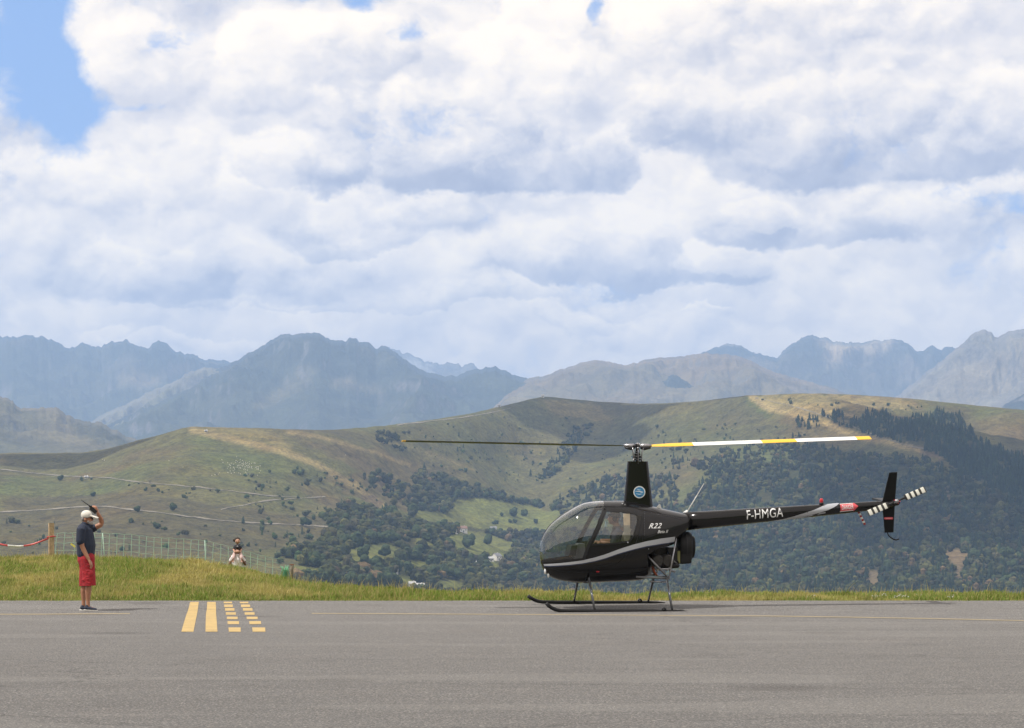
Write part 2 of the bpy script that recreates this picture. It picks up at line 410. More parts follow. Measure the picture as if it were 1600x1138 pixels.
ROCK, HEATH, GRASSY, DARKR_SHADE, STRAW_SUN = (.17, .16, .15), (.10, .105, .08), (.12, .145, .07), (.06, .068, .07), (.50, .41, .27)  # dark rock tone includes painted cloud shade, straw paints sunlit faces
mountain('farthest jagged peaks with old snow patches', [(560, 560), (598, 546), (608, 543), (625, 553), (640, 558), (652, 561), (664, 568), (672, 566), (688, 573), (697, 569), (706, 570), (722, 572), (735, 571), (742, 574), (752, 584), (790, 596), (850, 606), (950, 610)],
         14200, 1600, 640, 11, 150, 300, (ROCK, ROCK, (.24, .23, .22)), 2.0,
         bright=[([(632, 560), (650, 565), (662, 573), (655, 576), (645, 572), (634, 566)], (.85, .87, .9), .95), ([(664, 573), (676, 577), (672, 580), (662, 577)], (.85, .87, .9), .9)])
mountain('hazy blue mountain range at the far left', [(-420, 560), (-250, 525), (-100, 515), (0, 530), (22, 528), (50, 526), (66, 528), (85, 536), (108, 546), (118, 541), (130, 538), (142, 543), (157, 545), (163, 538), (175, 536), (186, 538), (198, 534), (214, 542), (231, 548), (240, 538), (248, 533), (262, 541), (274, 551), (284, 554), (298, 553), (312, 561), (330, 566), (350, 565), (380, 575), (460, 600), (560, 640)],
         12000, 3200, 730, 21, 420, 800, (DARKR_SHADE, HEATH, ROCK), 1.5,
         bright=[([(180, 585), (215, 578), (262, 600), (240, 604), (190, 606)], STRAW_SUN, .6), ([(250, 585), (290, 565), (302, 575), (262, 592)], (.3, .22, .17), .6)])
mountain('pale mountain spur below the far left range', [(40, 720), (100, 668), (140, 630), (165, 605), (190, 585), (205, 580), (230, 590), (255, 600), (300, 608), (360, 620), (430, 640)],
         11000, 1700, 730, 22, 240, 500, ((.17, .165, .13), (.13, .14, .09), STRAW_SUN), 1.1)
mountain('jagged high peaks behind the right hand ridge', [(960, 600), (1040, 572), (1080, 560), (1108, 549), (1120, 545), (1140, 540), (1152, 541), (1165, 547), (1190, 556), (1214, 560), (1222, 552), (1240, 538), (1252, 530), (1262, 527), (1280, 528), (1290, 530), (1305, 535), (1320, 538), (1350, 537), (1378, 532), (1395, 533), (1405, 534), (1414, 536), (1424, 544), (1440, 552), (1450, 544), (1456, 542), (1470, 548), (1480, 542), (1488, 543), (1500, 548), (1560, 570), (1680, 600), (1800, 640)],
         12200, 3000, 690, 31, 470, 760, (DARKR_SHADE, (.12, .12, .11), (.27, .24, .21)), 1.5,
         bright=[([(1262, 527), (1300, 533), (1340, 538), (1378, 532), (1404, 536), (1380, 552), (1345, 552), (1335, 566), (1300, 575), (1285, 560), (1300, 548)], (.52, .44, .33), .9)])  # sunlit tan face painted into the tint
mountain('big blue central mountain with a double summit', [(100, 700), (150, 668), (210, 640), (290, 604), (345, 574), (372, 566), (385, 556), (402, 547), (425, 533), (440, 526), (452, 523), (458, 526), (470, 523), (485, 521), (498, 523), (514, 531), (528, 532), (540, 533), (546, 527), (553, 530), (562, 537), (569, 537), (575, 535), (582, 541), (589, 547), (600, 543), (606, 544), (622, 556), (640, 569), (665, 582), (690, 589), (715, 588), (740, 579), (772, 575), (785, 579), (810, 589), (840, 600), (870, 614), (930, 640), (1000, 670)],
         9400, 2700, 730, 41, 430, 900, (DARKR_SHADE, (.085, .095, .07), (.11, .11, .09)), 1.3,  # cloud shade over this mountain is put into its dark tints
         bright=[([(515, 598), (540, 592), (565, 600), (600, 612), (598, 617), (560, 608), (530, 604)], STRAW_SUN, .7),  # sunlit strips painted straw and tan
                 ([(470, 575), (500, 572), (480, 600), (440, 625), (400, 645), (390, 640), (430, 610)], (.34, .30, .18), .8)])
mountain('pale slope running down left of the central mountain', [(60, 720), (120, 672), (160, 650), (200, 632), (235, 614), (270, 600), (300, 581), (318, 576), (345, 577), (370, 590), (410, 606), (440, 630), (470, 660), (520, 700)],
         9300, 1500, 730, 42, 260, 300, ((.22, .21, .17), (.20, .21, .13), (.3, .26, .2)), 1.2)
mountain('grassy foothill cone below the central mountain', [(380, 720), (420, 678), (445, 650), (462, 635), (478, 634), (505, 644), (530, 660), (560, 676), (620, 720)],
         8000, 900, 740, 43, 90, 160, ((.16, .17, .10), (.14, .16, .08), (.17, .16, .10)), .8)
mountain('brown moorland ridge right of centre', [(740, 660), (790, 614), (828, 592), (850, 589), (870, 581), (905, 570), (925, 565), (940, 565), (955, 568), (975, 573), (995, 569), (1010, 563), (1030, 560), (1060, 559), (1085, 555), (1105, 553), (1150, 557), (1175, 566), (1200, 580), (1240, 592), (1290, 604), (1340, 622), (1420, 660)],
         8700, 2300, 690, 51, 260, 520, ((.235, .185, .13), (.20, .175, .115), (.12, .12, .10)), 1.0)
mountain('small dark pyramid hill in front of the moorland', [(900, 660), (950, 632), (985, 622), (1008, 612), (1030, 598), (1048, 589), (1056, 587), (1066, 594), (1080, 604), (1100, 614), (1125, 622), (1160, 640), (1200, 660)],
         7600, 700, 700, 52, 110, 260, (DARKR_SHADE, (.09, .1, .08), (.12, .12, .1)), 1.2)
mountain('steep grey mountain face at the right edge', [(1330, 680), (1395, 628), (1420, 606), (1450, 582), (1475, 563), (1492, 548), (1505, 538), (1515, 527), (1523, 521), (1540, 518), (1548, 521), (1554, 530), (1562, 526), (1578, 520), (1592, 518), (1610, 512), (1650, 500), (1720, 512), (1900, 540), (2060, 600)],
         9000, 1900, 700, 61, 330, 480, ((.25, .235, .22), (.27, .25, .20), (.36, .32, .27)), 1.4,
         bright=[([(1500, 552), (1522, 536), (1545, 550), (1556, 552), (1600, 575), (1640, 620), (1640, 690), (1400, 690), (1400, 630)], (.27, .245, .22), .8)])
mountain('dark lower slope at the right edge', [(1540, 660), (1570, 634), (1590, 622), (1615, 606), (1680, 590), (1800, 580), (2060, 590)],
         6800, 700, 700, 62, 110, 260, (DARKR_SHADE, (.06, .075, .06), (.09, .09, .08)), .8)
mountain('brown hillside with dark woods at the left edge', [(-420, 560), (-200, 590), (-60, 612), (0, 622), (12, 626), (24, 633), (34, 641), (50, 640), (66, 640), (80, 637), (92, 642), (108, 651), (125, 659), (140, 662), (155, 663), (168, 668), (185, 678), (205, 686), (230, 700), (300, 740)],
         5400, 1300, 740, 71, 150, 420, ((.20, .165, .105), (.16, .145, .085), (.075, .09, .06)), 1.6,
         bright=[([(105, 655), (150, 660), (215, 690), (190, 706), (170, 690), (140, 690), (115, 672)], (.05, .062, .045), .9),
                 ([(0, 668), (40, 690), (90, 706), (0, 712)], (.05, .062, .045), .85)])

# ------------------------------------------------------------------ the hills across the valley: one height field
cu = np.array([-500, -200, 0, 130, 240, 300, 400, 500, 580, 650, 730, 800, 850, 930, 1000, 1080, 1170, 1250, 1320, 1400, 1500, 1600, 1750, 2100], float)
crest_y = np.array([700, 705, 708, 707, 682, 667, 669, 672, 667, 659, 647, 631, 620, 627, 631, 628, 618, 615, 616, 621, 631, 641, 655, 690], float)
crest_Y = np.array([3200, 3150, 3100, 3080, 3020, 3000, 3050, 3150, 3300, 3480, 3680, 3850, 3950, 4000, 4000, 3950, 3800, 3800, 3800, 3800, 3750, 3700, 3600, 3500], float)
m1_y = np.array([735, 735, 736, 735, 722, 712, 712, 715, 720, 722, 715, 705, 690, 690, 690, 688, 672, 672, 680, 690, 705, 715, 730, 760], float)
m1_Y = np.array([2850, 2820, 2780, 2760, 2720, 2700, 2740, 2840, 3000, 3180, 3400, 3580, 3680, 3680, 3630, 3550, 3400, 3350, 3300, 3300, 3250, 3200, 3100, 3000], float)
m2_y = np.array([800, 800, 800, 800, 795, 790, 790, 800, 800, 790, 785, 785, 790, 785, 780, 780, 780, 780, 780, 790, 800, 805, 810, 830], float)
m2_Y = np.array([2250, 2240, 2220, 2220, 2240, 2280, 2360, 2500, 2680, 2850, 3000, 3120, 3200, 3200, 3150, 3050, 2950, 2900, 2850, 2850, 2850, 2800, 2700, 2650], float)
m3_y = np.array([880, 880, 880, 880, 878, 875, 872, 868, 858, 850, 848, 848, 850, 855, 860, 865, 870, 870, 870, 875, 880, 880, 890, 900], float)
m3_Y = np.array([1750, 1740, 1740, 1760, 1800, 1840, 1940, 2080, 2260, 2420, 2560, 2680, 2760, 2800, 2780, 2730, 2650, 2600, 2580, 2580, 2580, 2550, 2450, 2400], float)
m4_y = np.full_like(cu, 955.0); m4_Y = m3_Y-np.interp(cu, [-500, 400, 800, 2100], [300, 420, 560, 300])
cz = [np.array([HC+(HZ-y)*Y/F for y, Y in zip(a, b)]) for a, b in ((m4_y, m4_Y), (m3_y, m3_Y), (m2_y, m2_Y), (m1_y, m1_Y), (crest_y, crest_Y))]
cY = [m4_Y, m3_Y, m2_Y, m1_Y, crest_Y]
HU = np.arange(-500, 2101, 4.0)
def smooth_u(a):
    v = pchip(cu, a, HU); k = np.hanning(15); k /= k.sum(); return np.convolve(np.pad(v, 7, 'edge'), k, 'valid')
RY = [smooth_u(a) for a in cY]; RZ = [smooth_u(a) for a in cz]
NR = 300
tt = np.linspace(0, 1, NR)
gY = np.zeros((NR, len(HU))); gZ = np.zeros_like(gY)
for j in range(len(HU)):
    ys = [60, 180, 600]+[r[j] for r in RY]; zs = [-9.0, -32.0, -75.0]+[r[j] for r in RZ]
    ys += [RY[-1][j]+350, RY[-1][j]+900]; zs += [RZ[-1][j]-60, RZ[-1][j]-260]
    Yc = RY[-1][j]; q = np.concatenate([np.linspace(60, RY[0][j], 16, endpoint=False), np.linspace(RY[0][j], Yc, NR-34, endpoint=False), np.linspace(Yc, Yc+900, 18)])
    gY[:, j] = q; gZ[:, j] = pchip(ys, zs, q)
gX = (HU[None]-800)*gY/F
crestrow = 16+NR-34
def first_hit(u, y, arr_py):
    j = int(np.clip(round((u-HU[0])/4.0), 0, len(HU)-1)); c = arr_py[:, j]
    k = np.nonzero(c[10:crestrow+1] <= y)[0]
    return (None, j) if len(k) == 0 else (int(k[0])+10, j)
def to_xy(pts, arr):
    out = []
    for u, y in pts:
        k, j = first_hit(u, y, arr)
        k = crestrow if k is None else k
        out.append(((u-800)*gY[k, j]/F, gY[k, j]))
    return out
_, base_py = w2p(gX, gY, gZ)
below = 1-sst(-.02, .0, (gY-gY[crestrow][None])/1000.0)
fade = np.clip((gY[crestrow][None]-gY)/260, 0, 1)      # keep the skyline
FEATS = [([(905, 632), (885, 690), (850, 740), (805, 790), (760, 830)], -34, 110), ([(596, 668), (640, 705), (700, 745), (760, 790)], -30, 100),
         ([(560, 677), (600, 700), (625, 725), (660, 750)], 9, 40),
         ([(300, 672), (380, 690), (470, 718), (530, 745), (600, 792)], 13, 60), ([(450, 676), (550, 697), (625, 722), (670, 745)], 10, 50),
         ([(1170, 621), (1230, 642), (1320, 668), (1420, 698), (1520, 735), (1620, 790)], 42, 110), ([(1260, 625), (1330, 650), (1420, 665), (1540, 700)], -26, 100),
         ([(1010, 633), (1050, 670), (1090, 720), (1100, 780)], 24, 110), ([(850, 625), (870, 680), (920, 720), (960, 770)], 12, 90), ([(960, 640), (985, 690), (1010, 740), (1015, 800)], -20, 80),
         ([(1130, 640), (1180, 720), (1210, 800), (1220, 880)], -22, 80), ([(1300, 690), (1340, 760), (1360, 850)], -24, 80), ([(1400, 720), (1450, 800), (1480, 890)], 18, 80), ([(1500, 760), (1560, 850)], -22, 80),
         ([(0, 760), (90, 765), (200, 775), (330, 800)], -7, 50), ([(100, 720), (60, 770), (0, 820)], -10, 60), ([(200, 700), (240, 760), (260, 830)], 7, 60), ([(730, 650), (720, 690), (735, 730)], 14, 70),
         ([(780, 640), (800, 690), (790, 740)], -16, 60)]
for pts, amp_, wid in FEATS:
    d = seg_dist(gX, gY, to_xy(pts, base_py)); gZ += amp_*np.exp(-(d/wid)**1.6)*np.clip(fade*1.2, 0, 1)
rough_ = np.clip((gY-700)/700, 0, 1)*fade
wX = fbm(gX/400, gY/400, 3, 90)*160
gZ += (ridged((gX+wX)/330, gY/620, 6, 91, .5)-.25)*20*rough_*np.interp(gX, [-900, -300, 200, 700], [.55, .6, 1.0, 1.25])
gZ += fbm(gX/70, gY/70, 5, 92)*6*rough_+fbm(gX/900, gY/900, 3, 93)*12*rough_
gZ[crestrow-3:crestrow+2] += (fbm(gX/60, gY/60, 4, 94)*2.2)[crestrow-3:crestrow+2]
cl = np.interp(HU, cu, crest_y)[None]*.5+pchip(cu, crest_y, HU)[None]*.5; cl = cl+(fbm(HU/40, HU*0+5, 4, 95)*1.3)[None]
row_s = np.clip((gY[crestrow][None]-gY)/gY[crestrow][None], 0, 1)
lim = HC+(HZ-(cl+np.clip(row_s*60, 0, 1)*1.5))*gY/F; gZ = np.where(gY <= gY[crestrow][None]+1, np.minimum(gZ, lim), np.minimum(gZ, lim-2))
PX, PY = w2p(gX, gY, gZ)

GREEN, OLIVE, BROWN, DRY, MEADOW, SOIL, BRACK = map(np.array, ((.108, .128, .052), (.135, .128, .062), (.150, .112, .068), (.330, .265, .140), (.165, .185, .062), (.165, .130, .088), (.098, .088, .055)))
wpx = PX+fbm(PX/26, PY/16, 4, 201)*14; wpy = PY+fbm(PX/26, PY/16, 4, 202)*8
C = np.ones(gX.shape+(3,))*OLIVE
def blend(col, w):
    global C
    w = np.clip(w, 0, 1)[..., None]; C = C*(1-w)+col*w
blend(GREEN, sst(-.15, .45, fbm(gX/260, gY/420, 5, 210)))
blend(BROWN, .75*sst(.05, .5, fbm(gX/190+9, gY/300, 5, 211)))
blend(BRACK, .8*sst(.1, .5, fbm(gX/120-5, gY/210, 5, 212)))
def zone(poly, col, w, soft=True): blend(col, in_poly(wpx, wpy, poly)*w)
zone([(560, 660), (760, 640), (800, 660), (760, 720), (640, 700)], (GREEN+OLIVE)/2, .45)
zone([(0, 780), (200, 770), (420, 800), (540, 812), (520, 850), (300, 870), (0, 880)], BRACK, .75)
zone([(500, 745), (560, 740), (640, 770), (640, 800), (560, 780)], BROWN, .6)
zone([(470, 690), (600, 700), (700, 745), (640, 775), (560, 735)], (BROWN+BRACK)/2, .55)
zone([(960, 655), (1150, 640), (1240, 665), (1100, 720), (980, 740), (930, 700)], (GREEN+BRACK)/2, .6)
zone([(840, 625), (930, 628), (960, 660), (870, 650)], (OLIVE+DRY)/2, .6)
zone([(1160, 616), (1300, 616), (1400, 622), (1440, 640), (1300, 640), (1380, 665), (1260, 645), (1200, 645)], DRY, .55)
zone([(1100, 625), (1160, 620), (1200, 660), (1100, 670)], BRACK*1.2, .6)
for pts, w_, c_, a_ in (([(300, 672), (380, 690), (440, 706), (490, 724), (525, 742), (560, 762), (600, 792)], 5.5, DRY, .75), ([(330, 668), (420, 680), (450, 700)], 8, (DRY+OLIVE)/2, .6),
                        ([(450, 676), (500, 683), (550, 697), (600, 712), (640, 728)], 3.0, DRY, .6), ([(590, 690), (650, 700), (740, 735)], 2, DRY, .35),
                        ([(1175, 622), (1200, 636), (1250, 650), (1300, 665), (1350, 684), (1420, 697), (1470, 712)], 5.5, DRY*1.1, .9), ([(1200, 625), (1270, 640), (1330, 650)], 4, DRY, .6), ([(1365, 655), (1380, 670)], 5, DRY*1.1, .8),
                        ([(1465, 700), (1480, 712)], 3, SOIL*1.4, .8), ([(1330, 620), (1420, 622), (1440, 640)], 2, SOIL*1.3, .6)):
    d = seg_dist(wpx*.35+PX*.65, wpy*.35+PY*.65, pts); blend(c_, a_*(1-sst(w_*.4, w_*1.5, d)))
MEADOWS = [[(643, 798), (700, 802), (712, 780), (760, 779), (800, 786), (875, 800), (875, 828), (790, 830), (740, 824), (700, 820), (660, 816)],
           [(698, 838), (730, 830), (765, 834), (805, 850), (788, 868), (735, 866), (706, 854)], [(540, 861), (585, 851), (615, 848), (632, 862), (608, 880), (558, 881)],
           [(646, 842), (676, 842), (680, 853), (655, 850)], [(676, 905), (722, 907), (728, 918), (690, 922)], [(455, 884), (505, 887), (510, 900), (465, 900)], [(625, 874), (660, 876), (690, 884), (650, 886)],
           [(610, 898), (650, 900), (640, 912), (600, 908)], [(765, 872), (782, 876), (776, 890), (768, 886)], [(860, 808), (960, 812), (960, 824), (860, 822)], [(475, 915), (640, 921), (640, 934), (475, 930)]]
UNDER = np.array([.052, .056, .026])           # darker ground below the woods so gaps are not pale
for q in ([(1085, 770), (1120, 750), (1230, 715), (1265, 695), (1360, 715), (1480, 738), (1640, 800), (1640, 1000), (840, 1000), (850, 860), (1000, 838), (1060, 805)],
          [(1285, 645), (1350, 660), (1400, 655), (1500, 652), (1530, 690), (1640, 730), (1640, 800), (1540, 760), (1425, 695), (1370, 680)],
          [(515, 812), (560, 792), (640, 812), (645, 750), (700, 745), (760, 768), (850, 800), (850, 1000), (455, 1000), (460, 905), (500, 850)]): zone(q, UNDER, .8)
for q in MEADOWS: zone(q, MEADOW, .9)
for q in ([(1472, 862), (1500, 856), (1518, 868), (1508, 905), (1490, 915), (1492, 885)], [(1352, 890), (1372, 893), (1375, 918), (1358, 910)], [(1330, 860), (1350, 872), (1340, 880)], [(1465, 862), (1485, 870), (1470, 905)],
          [(1468, 760), (1482, 765), (1490, 785), (1478, 780)], [(1150, 745), (1165, 748), (1150, 760)], [(1425, 695), (1470, 705), (1475, 720), (1440, 712)], [(560, 765), (590, 775), (600, 795), (570, 785)]): zone(q, SOIL, .95)
hills_me = np_mesh('hillside', np.stack([gX, gY, gZ], -1).reshape(-1, 3), grid_faces(NR, len(HU)))
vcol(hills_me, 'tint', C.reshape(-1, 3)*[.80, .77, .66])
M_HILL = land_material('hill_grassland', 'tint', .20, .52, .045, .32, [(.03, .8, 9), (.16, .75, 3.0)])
tag(link_mesh('hillside', hills_me, M_HILL), 'grassy hills and valley side across from the airfield', None, None, 'structure')
# base plain under everything, out to the horizon
pl = MB(); pl.add([(-60000, -400, -320), (60000, -400, -320), (60000, 60000, -320), (-60000, 60000, -320)], [(0, 1, 2, 3)])
tag(pl.build('valley_floor', mat('valley_floor', (.09, .1, .06), .95, noise=(.001, .3))), 'valley floor far below', None, None, 'structure')

def surf(u, y, warn=False):
    """visible point of the hillside at photo position, or None"""
    k, j = first_hit(u, y, PY)
    if k is None or k == 0: return None
    a, b = PY[k-1, j], PY[k, j]; t = np.clip((a-y)/max(a-b, 1e-6), 0, 1)
    Y = gY[k-1, j]*(1-t)+gY[k, j]*t; Z = gZ[k-1, j]*(1-t)+gZ[k, j]*t
    return Vector(((u-800)*Y/F, Y, Z))
# dirt tracks draped over the hillside
M_TRACK = mat('track_gravel', (.20, .175, .13), .95, noise=(.3, .25))
def track(pts, wpx_, label):
    P_ = []
    L = [0]
    for a, b in zip(pts[:-1], pts[1:]): L.append(L[-1]+math.hypot(b[0]-a[0], b[1]-a[1]))
    q = np.arange(0, L[-1], 3.0)
    us = pchip(L, [p[0] for p in pts], q); ys = pchip(L, [p[1] for p in pts], q)+fbm(q/14, q*0+2, 3, 33)*1.1
    rows = []
    for u, y, qq in zip(us, ys, q):
        w = wpx_*(.35+.65*abs(math.sin(qq*.031+pts[0][0])*math.cos(qq*.083)))
        a, b = surf(u, y+w/2), surf(u, y-w/2)
        if a is None or b is None or b.y-a.y > 60: continue
        rows.append([a+Vector((0, 0, .55)), (a+b)/2+Vector((0, 0, .75)), b+Vector((0, 0, .55))])
    if len(rows) > 2: tag(MB().grid(rows).build('dirt_track', M_TRACK, fix=False), label, None, None, 'structure')
track([(-60, 728), (0, 734), (60, 741), (110, 745), (160, 747), (230, 755), (310, 762), (360, 768), (420, 775), (470, 778)], 1.7, 'upper dirt track crossing the left hillside')
track([(-60, 803), (0, 801), (60, 798), (110, 794), (150, 792), (200, 796), (260, 803), (320, 811), (380, 817), (450, 820), (535, 825)], 2.3, 'lower dirt track crossing the left hillside')
track([(345, 797), (380, 790), (420, 783), (460, 780), (510, 777)], 2.0, 'short dirt track climbing between the two long ones')
track([(620, 665), (660, 660), (700, 656), (735, 651), (760, 647), (800, 638)], 1.8, 'pale track along the skyline of the hills')
track([(1180, 622), (1240, 636), (1300, 655), (1360, 678), (1420, 697), (1460, 704)], 1.8, 'pale track down the spur of the right hill')
# ------------------------------------------------------------------ drifting cumulus above the frame: their shadows fall on the hills
def cloud_mesh(seed, rx, ry, h):
    r_ = random.Random(seed); mb = MB()
    for i in range(16):
        a = r_.uniform(0, 6.28); q = math.sqrt(r_.random())*.8; s = r_.uniform(.28, .52)*(1.15-q)
        mb.ell((math.cos(a)*q*rx, math.sin(a)*q*ry, h*r_.uniform(.0, .35)*(1-q)), (rx*s, ry*s, h*s*.9), None, 14, 9)
    me = mb.mesh('cumulus_cloud'); v = np.zeros(len(me.vertices)*3); me.vertices.foreach_get('co', v); v = v.reshape(-1, 3)
    k = 1+.28*fbm(v[:, 0]/130+seed, v[:, 1]/130+v[:, 2]/90, 4, seed)
    v *= k[:, None]; v[:, 2] = np.maximum(v[:, 2], -20+8*perlin(v[:, 0]/60, v[:, 1]/60)); me.vertices.foreach_set('co', v.ravel()); me.update(); return me
M_CLOUD = mat('cloud_white', (.88, .89, .9), 1.0, spec=0)
def shadow_cloud(u, y, rx, ry, seed, where):
    p = next(q for q in (surf(u, y+k) for k in range(0, 60, 2)) if q is not None); z = 1850
    q = p+sdir*((z-p.z)/sdir.z)
    o = link_mesh('cumulus_cloud', cloud_mesh(seed, rx, ry, 260), M_CLOUD); o.location = q
    tag(o, 'white cumulus cloud drifting high above the '+where, 'cloud')
shadow_cloud(900, 672, 150, 260, 1, 'middle of the far hills')
shadow_cloud(40, 716, 230, 110, 2, 'left end of the hills')
shadow_cloud(1540, 730, 330, 460, 3, 'right end of the hills')
shadow_cloud(1030, 628, 180, 120, 4, 'saddle of the far hills')
shadow_cloud(1460, 830, 200, 260, 6, 'lower right woods')
shadow_cloud(1370, 655, 90, 130, 5, 'wooded spur of the right hill')

# ------------------------------------------------------------------ trees
def ico(sub):
    bm = bmesh.new(); bmesh.ops.create_icosphere(bm, subdivisions=sub, radius=1)
    v = np.array([p.co[:] for p in bm.verts]); f = np.array([[q.index for q in p.verts] for p in bm.faces]); bm.free(); return v, f
IC1, IC2 = ico(1), ico(2)
def leafy_tree(seed, lobes, sub=IC2, trunk=True):
    r_ = np.random.default_rng(seed); V_, F_, n0 = [], [], 0
    for i in range(lobes):
        v, f = sub; a = r_.uniform(0, 6.28); q = r_.uniform(.0, .34) if i else 0
        s = r_.uniform(.24, .36) if i else .40
        c = np.array([math.cos(a)*q, math.sin(a)*q, r_.uniform(.28, .72) if i else .46])
        w = v*(1+r_.normal(0, .13, (len(v), 1)))*[s, s, s*r_.uniform(.8, 1.05)]+c
        V_.append(w); F_.append(f+n0); n0 += len(v)
    return np.concatenate(V_), np.concatenate(F_)
def spruce(seed, tiers=4, seg=7):
    r_ = np.random.default_rng(seed); V_, F_, n0 = [], [], 0
    for i in range(tiers):
        z0 = .08+i*.9/tiers; z1 = z0+.9/tiers*1.7; rr = .24*(1-i/tiers)**.8+.03
        a = np.arange(seg)/seg*6.283+r_.uniform(0, 6)
        k = rr*r_.uniform(.7, 1.2, seg)
        v = np.concatenate([np.stack([np.cos(a)*k, np.sin(a)*k, z0+r_.uniform(-.03, .03, seg)], 1), [[0, 0, min(z1, 1.02)]]])
        V_.append(v); F_.append(np.array([[j, (j+1) % seg, seg] for j in range(seg)])+n0); n0 += seg+1
    return np.concatenate(V_), np.concatenate(F_)
def foliage_mat(name, cols):
    m = bpy.data.materials.new(name); m.use_nodes = True; t = NT(m.node_tree); p = t.n['Principled BSDF']
    a = t.node('ShaderNodeVertexColor', layer_name='tint').outputs[0]
    pos = t.node('ShaderNodeNewGeometry').outputs['Position']
    f = t.noise(pos, cols[0], 4, .7)
    c = t.mix(1.0, a, t.mix(t.ss(f, .3, .7), (.62, .62, .62, 1), (1.45, 1.42, 1.3, 1)), 'MULTIPLY')
    t.put(p.inputs['Base Color'], c); p.inputs['Roughness'].default_value = .9; p.inputs['Specular IOR Level'].default_value = .12
    return m
M_LEAF = foliage_mat('foliage', (.5,))
LEAFY = [leafy_tree(100+i, 5, IC1) for i in range(8)]; SPR = [spruce(200+i) for i in range(4)]
FOREST = [([(1060, 800), (1085, 765), (1120, 748), (1170, 735), (1230, 712), (1262, 690), (1300, 700), (1360, 712), (1420, 712), (1480, 735), (1540, 765), (1640, 800), (1640, 945), (830, 945), (838, 870), (860, 850), (940, 840), (1010, 835)], 7600, 'mix'),
          ([(1278, 642), (1300, 648), (1345, 660), (1360, 655), (1350, 641), (1375, 645), (1400, 655), (1440, 650), (1470, 645), (1500, 650), (1510, 668), (1530, 690), (1640, 730), (1640, 800), (1540, 760), (1480, 722), (1425, 695), (1370, 683), (1310, 665)], 1900, 'spruce'),
          ([(510, 808), (530, 790), (560, 790), (600, 800), (640, 812), (640, 790), (655, 770), (640, 745), (665, 738), (700, 742), (720, 760), (760, 765), (790, 780), (840, 790), (860, 800), (850, 830), (850, 945), (455, 945), (455, 905), (470, 880), (450, 870), (500, 850), (520, 838)], 2700, 'leafy'),
          ([(588, 678), (600, 676), (625, 690), (640, 702), (630, 708), (605, 696), (590, 690)], 60, 'leafy'), ([(860, 790), (900, 765), (950, 745), (1060, 745), (1060, 800), (1000, 840), (850, 850)], 520, 'mix'),
          ([(560, 745), (590, 740), (650, 765), (650, 790), (620, 795), (590, 770)], 60, 'leafy'), ([(880, 690), (900, 668), (925, 665), (900, 705), (860, 750), (845, 745)], 130, 'mix'),
          ([(700, 790), (690, 822), (760, 828), (850, 820), (850, 838), (790, 842), (700, 838)], 110, 'leafy'), ([(1030, 700), (1070, 690), (1080, 720), (1050, 740)], 35, 'mix'), ([(1240, 655), (1275, 655), (1285, 672), (1250, 670)], 30, 'spruce'),
          ([(1080, 728), (1140, 700), (1250, 680), (1250, 705), (1120, 755)], 260, 'mix')]
CLEAR = MEADOWS+[[(1474, 864), (1498, 860), (1512, 870), (1504, 900), (1490, 905), (1492, 885)], [(1352, 890), (1372, 893), (1375, 918), (1358, 910)],
                 [(715, 822), (740, 822), (740, 836), (715, 836)], [(762, 868), (785, 868), (785, 882), (762, 882)], [(635, 912), (665, 912), (665, 920), (635, 920)]]
trees = []     # (u, y, kind, size, colour)
def in_any(u, y, L): return any(bool(in_poly(u, y, q)) for q in L)
def clear_of(u, y): return not (in_any(u, y, CLEAR) or in_any(u, y-7, CLEAR))
r2 = random.Random(5)
GREENS = [(.040, .048, .018), (.030, .038, .018), (.050, .056, .019), (.030, .034, .020), (.072, .072, .024), (.056, .052, .028)]
SPGREENS = [(.020, .034, .020), (.026, .042, .022), (.018, .030, .020)]
def add_tree(u, y, kind, size):
    c = r2.choice(SPGREENS if kind == 's' else GREENS); k = r2.uniform(.6, 1.2)*(1+.55*float(fbm(u/45, y/30, 3, 55)))
    if kind == 'l' and r2.random() < .03: c = (.12, .085, .045)
    trees.append((u, y, kind, size, tuple(x*k for x in c)))
for poly, num, kind in FOREST:
    xs = [p[0] for p in poly]; ys = [p[1] for p in poly]; got = 0; tries = 0
    while got < num and tries < num*30:
        tries += 1; u, y = r2.uniform(min(xs), max(xs)), r2.uniform(min(ys), max(ys))
        w = (u+7*float(perlin(u/14, y/9, 1)), y+6*float(perlin(u/14, y/9, 2)))
        if not in_poly(w[0], w[1], poly) or not clear_of(u, y): continue
        if float(fbm(u/40, y/20, 4, 8)) > .30: continue
        kk = 's' if kind == 'spruce' else 'l' if kind == 'leafy' else ('s' if r2.random() < .22+.35*float(perlin(u/60, y/40, 9)) else 'l')
        add_tree(u, y, kk, r2.uniform(.65, 1.3)*(8 if kk == 'l' else 12)*(.75 if y < 720 else 1)); got += 1
mass = list(trees); trees = []
